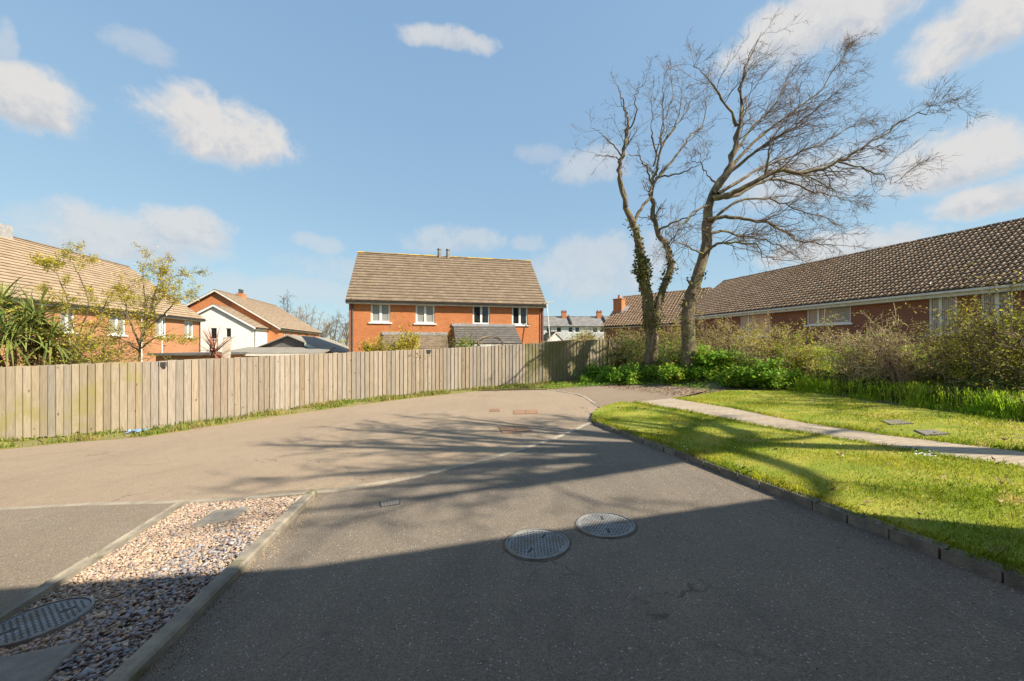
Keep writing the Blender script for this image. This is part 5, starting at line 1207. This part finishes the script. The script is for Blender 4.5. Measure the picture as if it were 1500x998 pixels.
# yellow budding tree and its neighbour
def ltree(name,label,px,Y,limbs,leaves,dens,tw,wind,g,r0=.09,kids=(4,3)):
    L=[]
    for (p,d1,r) in limbs:
        P,R_=limb(p,Y,0,d1,r,.010,.04); L.append((P,R_,1))
    b=at(*limbs[0][0][0],Y); base=(b.x,b.y,float(gz(b.x,b.y))); L[0][0][0][2]=base[2]-.1
    t,main,tws=bare_tree(name,label,base,L,wind,g,dens=dens,tw=tw,kids=kids,spread=.8,barkn=7)
    for (m,n,s,asp) in leaves: leaf_mesh('foliage',along(tws,n,.05,1),s,m,t,base,asp)
    return t
Z3=np.array([0,0,0.])
ltree('budding_tree','small multi-stemmed tree in yellow bud in front of the long brick house',205,12.6,
 [([(203,560),(204,530),(206,505),(215,480),(222,455),(226,432),(232,412),(243,395)],.3,.075),([(206,508),(196,485),(188,465),(176,450)],-.6,.05),([(206,500),(214,470),(213,440),(208,410),(214,380)],.5,.05),
  ([(216,480),(238,462),(255,445),(268,436)],-.5,.045),([(222,455),(240,432),(236,415),(255,405),(276,404)],.6,.04),([(205,512),(225,497),(245,490),(262,492)],.4,.04),([(204,515),(185,500),(165,492),(150,480)],.5,.04),([(205,505),(190,470),(182,440),(190,420)],.7,.04)],
 [(m_lgold,6200,.055,.5),(m_lyel,3400,.05,.5)],3.4,(.85,.005),Z3,.4)
ltree('budding_tree','slender tree with sparse yellow sprays against the left roof, behind the palm',115,12.9,
 [([(118,560),(117,530),(112,500),(105,470),(98,440),(88,415),(78,395),(70,385)],.3,.05),([(112,500),(125,465),(128,440),(118,410),(108,385),(98,372)],-.5,.04),([(118,505),(140,480),(150,455),(160,430)],.5,.035),([(106,475),(90,455),(75,440)],-.3,.03)],
 [(m_lgold,3800,.055,.5),(m_lyel,1400,.05,.5)],2.2,(.8,.005),Z3,.4)
# bare trees on the skyline between the houses
g3='bare trees on the far skyline'
def skytree(label,px,top,Y,wpx,n,twm):
    h=(HZ-top)/FOC*Y+3.5; x,y=XY(px,Y); z=-2.0; base=(x,y,z); w=wpx/FOC*Y*.5; L=[]
    P=np.array(spline([(x,y,z),(x+.1,y,z+h*.3),(x-.1,y,z+h*.55)],4)); L.append((P,np.linspace(.28,.16,len(P)),0))
    for k in range(n):
        a=rng.random()*6.28; q=math.sqrt(rng.random()); s=z+h*rng.uniform(.2,.55); tx=np.array([x+w*q*math.cos(a),y+w*q*math.sin(a),z+h*(1-.35*q*q)*rng.uniform(.85,1.0)])
        p0=np.array([x,y,s]); md=(p0+tx)/2+np.array([0,0,-.1*h*q])+rng.normal(0,.2,3); P=np.array(spline([tuple(p0),tuple(md),tuple(tx)],4)); L.append((P,np.linspace(.10,.02,len(P)),1))
    bare_tree('skyline_tree',label,base,L,np.array([.25,0,.1]),.3,dens=1.5,tw=(2.0,.018),kids=(5,3),spread=.7,twm=twm,group=g3,barkn=5,start=.35)
skytree('tallest of the bare skyline trees, with thin upper boughs, right of the gabled house',418,436,58,46,9,m_twig)
skytree('dense brown bare tree in the middle of the far skyline row',453,447,60,62,20,m_dead)
skytree('slim bare tree right of the dense brown one on the skyline',488,456,62,34,9,m_twig)
skytree('slim bare tree close to the left edge of the brick pair on the skyline',508,461,66,24,7,m_twig)
bush('far_hedge','low olive scrub below the slim skyline trees','hedge',*XY(500,48),3.4,1.5,4.0,26,(6,4),[(m_lolive,1300,.22,.6),(m_lyel,500,.2,.6)],m_dead,.03,dz=-.6,top=490)
# far hedges right of the house
bush('far_hedge','long brown-green hedge below the far terrace, behind the dark fence','hedge',*XY(862,26),2.2,.8,2.3,34,(6,4),[(m_lred,2600,.10,.6),(m_lolive,1600,.10,.6)],m_dead,.014,top=486)
bush('far_hedge','short bright end of the hedge beside the tiny outhouse','hedge',*XY(835,25.5),.8,.6,2.15,16,(6,4),[(m_lyel,700,.10,.6),(m_lgreen,600,.10,.6)],m_dead,.014,top=488)
bush('garden_shrub','dome-shaped green shrub in front of the white terrace','shrub',*XY(860,40),1.6,1.2,4.0,14,(6,4),[(m_lolive,1500,.16,.6)],m_twig,.03,group=g2,top=477)
bush('far_hedge','twiggy brown hedge below the chimney of the lower bungalow','hedge',*XY(925,28),2.1,.8,2.6,26,(6,4),[(m_lred,1500,.10,.6),(m_lolive,900,.10,.6)],m_dead,.014,top=481)

# --- garden trees out of view on the right: their bare crowns shade the drive and the lawn
def yardtree(label,x,y,h,w,n,lean,tk=.62,r=.13):
    z=float(gz(x,y)); base=(x,y,z); L=[]; P=np.array(spline([(x,y,z),(x+.15,y+.1,z+h*tk*.5),(x+.1+lean*.3,y,z+h*tk)],4)); L.append((P,np.linspace(.26,.15,len(P)),0))
    for k in range(n):
        a=rng.random()*6.28; q=math.sqrt(rng.random()); p0,_,_=sub(P,P[:,0],rng.uniform(.86,1)); tx=np.array([x+lean+w*q*math.cos(a),y+w*q*math.sin(a),z+h*(1-.22*q*q)*rng.uniform(.82,1.0)])
        md=(p0+tx)/2+np.array([0,0,-.02*h*q])+rng.normal(0,.25,3); Q=np.array(spline([tuple(p0),tuple(md),tuple(tx)],4)); L.append((Q,np.linspace(r,.03,len(Q)),1))
    bare_tree('garden_tree',label,base,L,np.array([.3,0,.25]),.3,dens=2.0,tw=(1.6,.014),kids=(4,3),spread=.6,barkn=7,start=.3)
yardtree('bare garden tree whose branch shadows streak across the sunlit drive',10.8,1.9,11.6,3.7,24,-.4)
yardtree('bare garden tree whose branch shadows dapple the lawn and path',13.0,5.6,6.0,1.7,6,.2,.5,.07)
# ------------------------------------------------------------------ light, sky, camera
SUN=Vector((math.cos(PHI)*math.cos(EL),-math.sin(PHI)*math.cos(EL),math.sin(EL)))
sl=bpy.data.lights.new('sun','SUN'); sl.energy=5.0; sl.angle=R(.53); sl.color=(1,.885,.72)
so=bpy.data.objects.new('sun',sl); COL.objects.link(so); so.rotation_euler=SUN.to_track_quat('Z','Y').to_euler()
w=bpy.data.worlds.new('World'); SC.world=w; w.use_nodes=True; k=N(w.node_tree)
bg=w.node_tree.nodes['Background']
sky=k.new('ShaderNodeTexSky',sky_type='NISHITA'); sky.sun_disc=False; sky.sun_elevation=EL; sky.sun_rotation=math.atan2(SUN.x,SUN.y)
sky.altitude=10; sky.air_density=1.0; sky.dust_density=.6; sky.ozone_density=1.3
dirv=k.new('ShaderNodeTexCoord').outputs['Generated']
sp=k.new('ShaderNodeSeparateXYZ'); k.put(sp.inputs[0],dirv)
n1=k.new('ShaderNodeTexNoise'); k.put(n1.inputs['Vector'],dirv); n1.inputs['Scale'].default_value=7.0; n1.inputs['Detail'].default_value=8; n1.inputs['Roughness'].default_value=.62
n2=k.noise(dirv,13,10,.66,.2)
up=k.new('ShaderNodeVectorMath',operation='ADD'); k.put(up.inputs[0],dirv); up.inputs[1].default_value=(.010,-.004,.020)
n3=k.noise(up.outputs[0],13,10,.66,.2); relief=k.math('MULTIPLY',k.math('SUBTRACT',n3,n2),3.0)
s3=k.new('ShaderNodeSeparateColor'); k.put(s3.inputs[0],n1.outputs['Color'])
az=k.math('ARCTAN2',sp.outputs[0],sp.outputs[1]); el=k.math('ARCSINE',sp.outputs[2])
azw=k.math('ADD',az,k.math('MULTIPLY',k.math('SUBTRACT',s3.outputs[0],.5),.07))
elw=k.math('ADD',el,k.math('MULTIPLY',k.math('SUBTRACT',s3.outputs[1],.5),.05))
clouds=[(40,150,120,62,1),(322,192,132,62,1),(212,72,60,32,.35),(655,60,88,24,.75),(190,350,190,52,.75),(270,335,100,40,.8),(665,355,85,26,.5),(1210,25,200,72,.95),(1435,50,150,72,1),
        (1390,238,140,55,.95),(1445,292,100,34,.95),(1180,262,150,52,.6),(862,245,72,36,.55),(790,226,38,20,.3),(880,395,110,60,.55),(1230,368,150,34,.8),(470,356,45,18,.4),(772,357,36,16,.35),
        (0,55,28,45,.4),(640,400,260,26,.35),(420,425,160,30,.35),(100,330,120,40,.45),(-260,150,150,60,.8),(1850,200,160,70,.8)]
mask=None; und=None
for (px,py,w_,h_,am) in clouds:
    a=math.atan2(px-CX,FOC); e=math.atan2((HZ-py)*math.cos(a),FOC); wa=w_/FOC*math.cos(a)**2; he=h_/FOC*math.cos(a)*math.cos(e)**2
    dx=k.math('DIVIDE',k.math('SUBTRACT',azw,a),wa); dy=k.math('DIVIDE',k.math('SUBTRACT',elw,e),he)
    d=k.math('ADD',k.math('MULTIPLY',dx,dx),k.math('MULTIPLY',dy,dy))
    v=k.math('SUBTRACT',1.0,d)
    v=k.math('ADD',v,k.math('MULTIPLY',k.math('SUBTRACT',n2,.5),2.4))
    v=k.math('MULTIPLY',k.ramp(v,-.05,.85,0,am),k.ramp(k.math('ADD',dy,k.math('MULTIPLY',k.math('SUBTRACT',n2,.5),.8)),-.95,-.45))
    u=k.math('MULTIPLY',v,k.ramp(k.math('ADD',dy,k.math('MULTIPLY',k.math('SUBTRACT',n2,.5),1.5)),.2,-.8))
    u=k.math('ADD',u,k.math('MULTIPLY',relief,v),clamp=True)
    mask=v if mask is None else k.math('MAXIMUM',mask,v); und=u if und is None else k.math('MAXIMUM',und,u)
ccol=k.mix(und,(3.0,2.95,2.9,1),(2.15,2.3,2.55,1))
ss=k.new('ShaderNodeSeparateColor'); k.put(ss.inputs[0],sky.outputs[0]); cc=k.new('ShaderNodeCombineColor')
for j,(c,e) in enumerate(((1.10,.42),(1.51,.37),(2.09,.25))): k.put(cc.inputs[j],k.math('MULTIPLY',k.math('POWER',ss.outputs[j],e),c))
skyc=k.mix(mask,cc.outputs[0],ccol)
k.put(bg.inputs[0],skyc); bg.inputs[1].default_value=.13
cam=bpy.data.cameras.new('camera'); co=bpy.data.objects.new('camera',cam); COL.objects.link(co)
co.location=(0,0,EYE); co.rotation_euler=(R(90),0,0); cam.sensor_width=36; cam.sensor_fit='HORIZONTAL'; cam.lens=FOC/1500*36
cam.shift_y=(HZ-499)/1500; cam.clip_start=.05; cam.clip_end=4000; SC.camera=co
v=SC.view_settings; v.view_transform='Standard'; v.look='None'; v.exposure=.955; v.gamma=1; v.use_curve_mapping=False
SC.cycles.max_bounces=6; SC.cycles.diffuse_bounces=3; SC.cycles.transparent_max_bounces=4
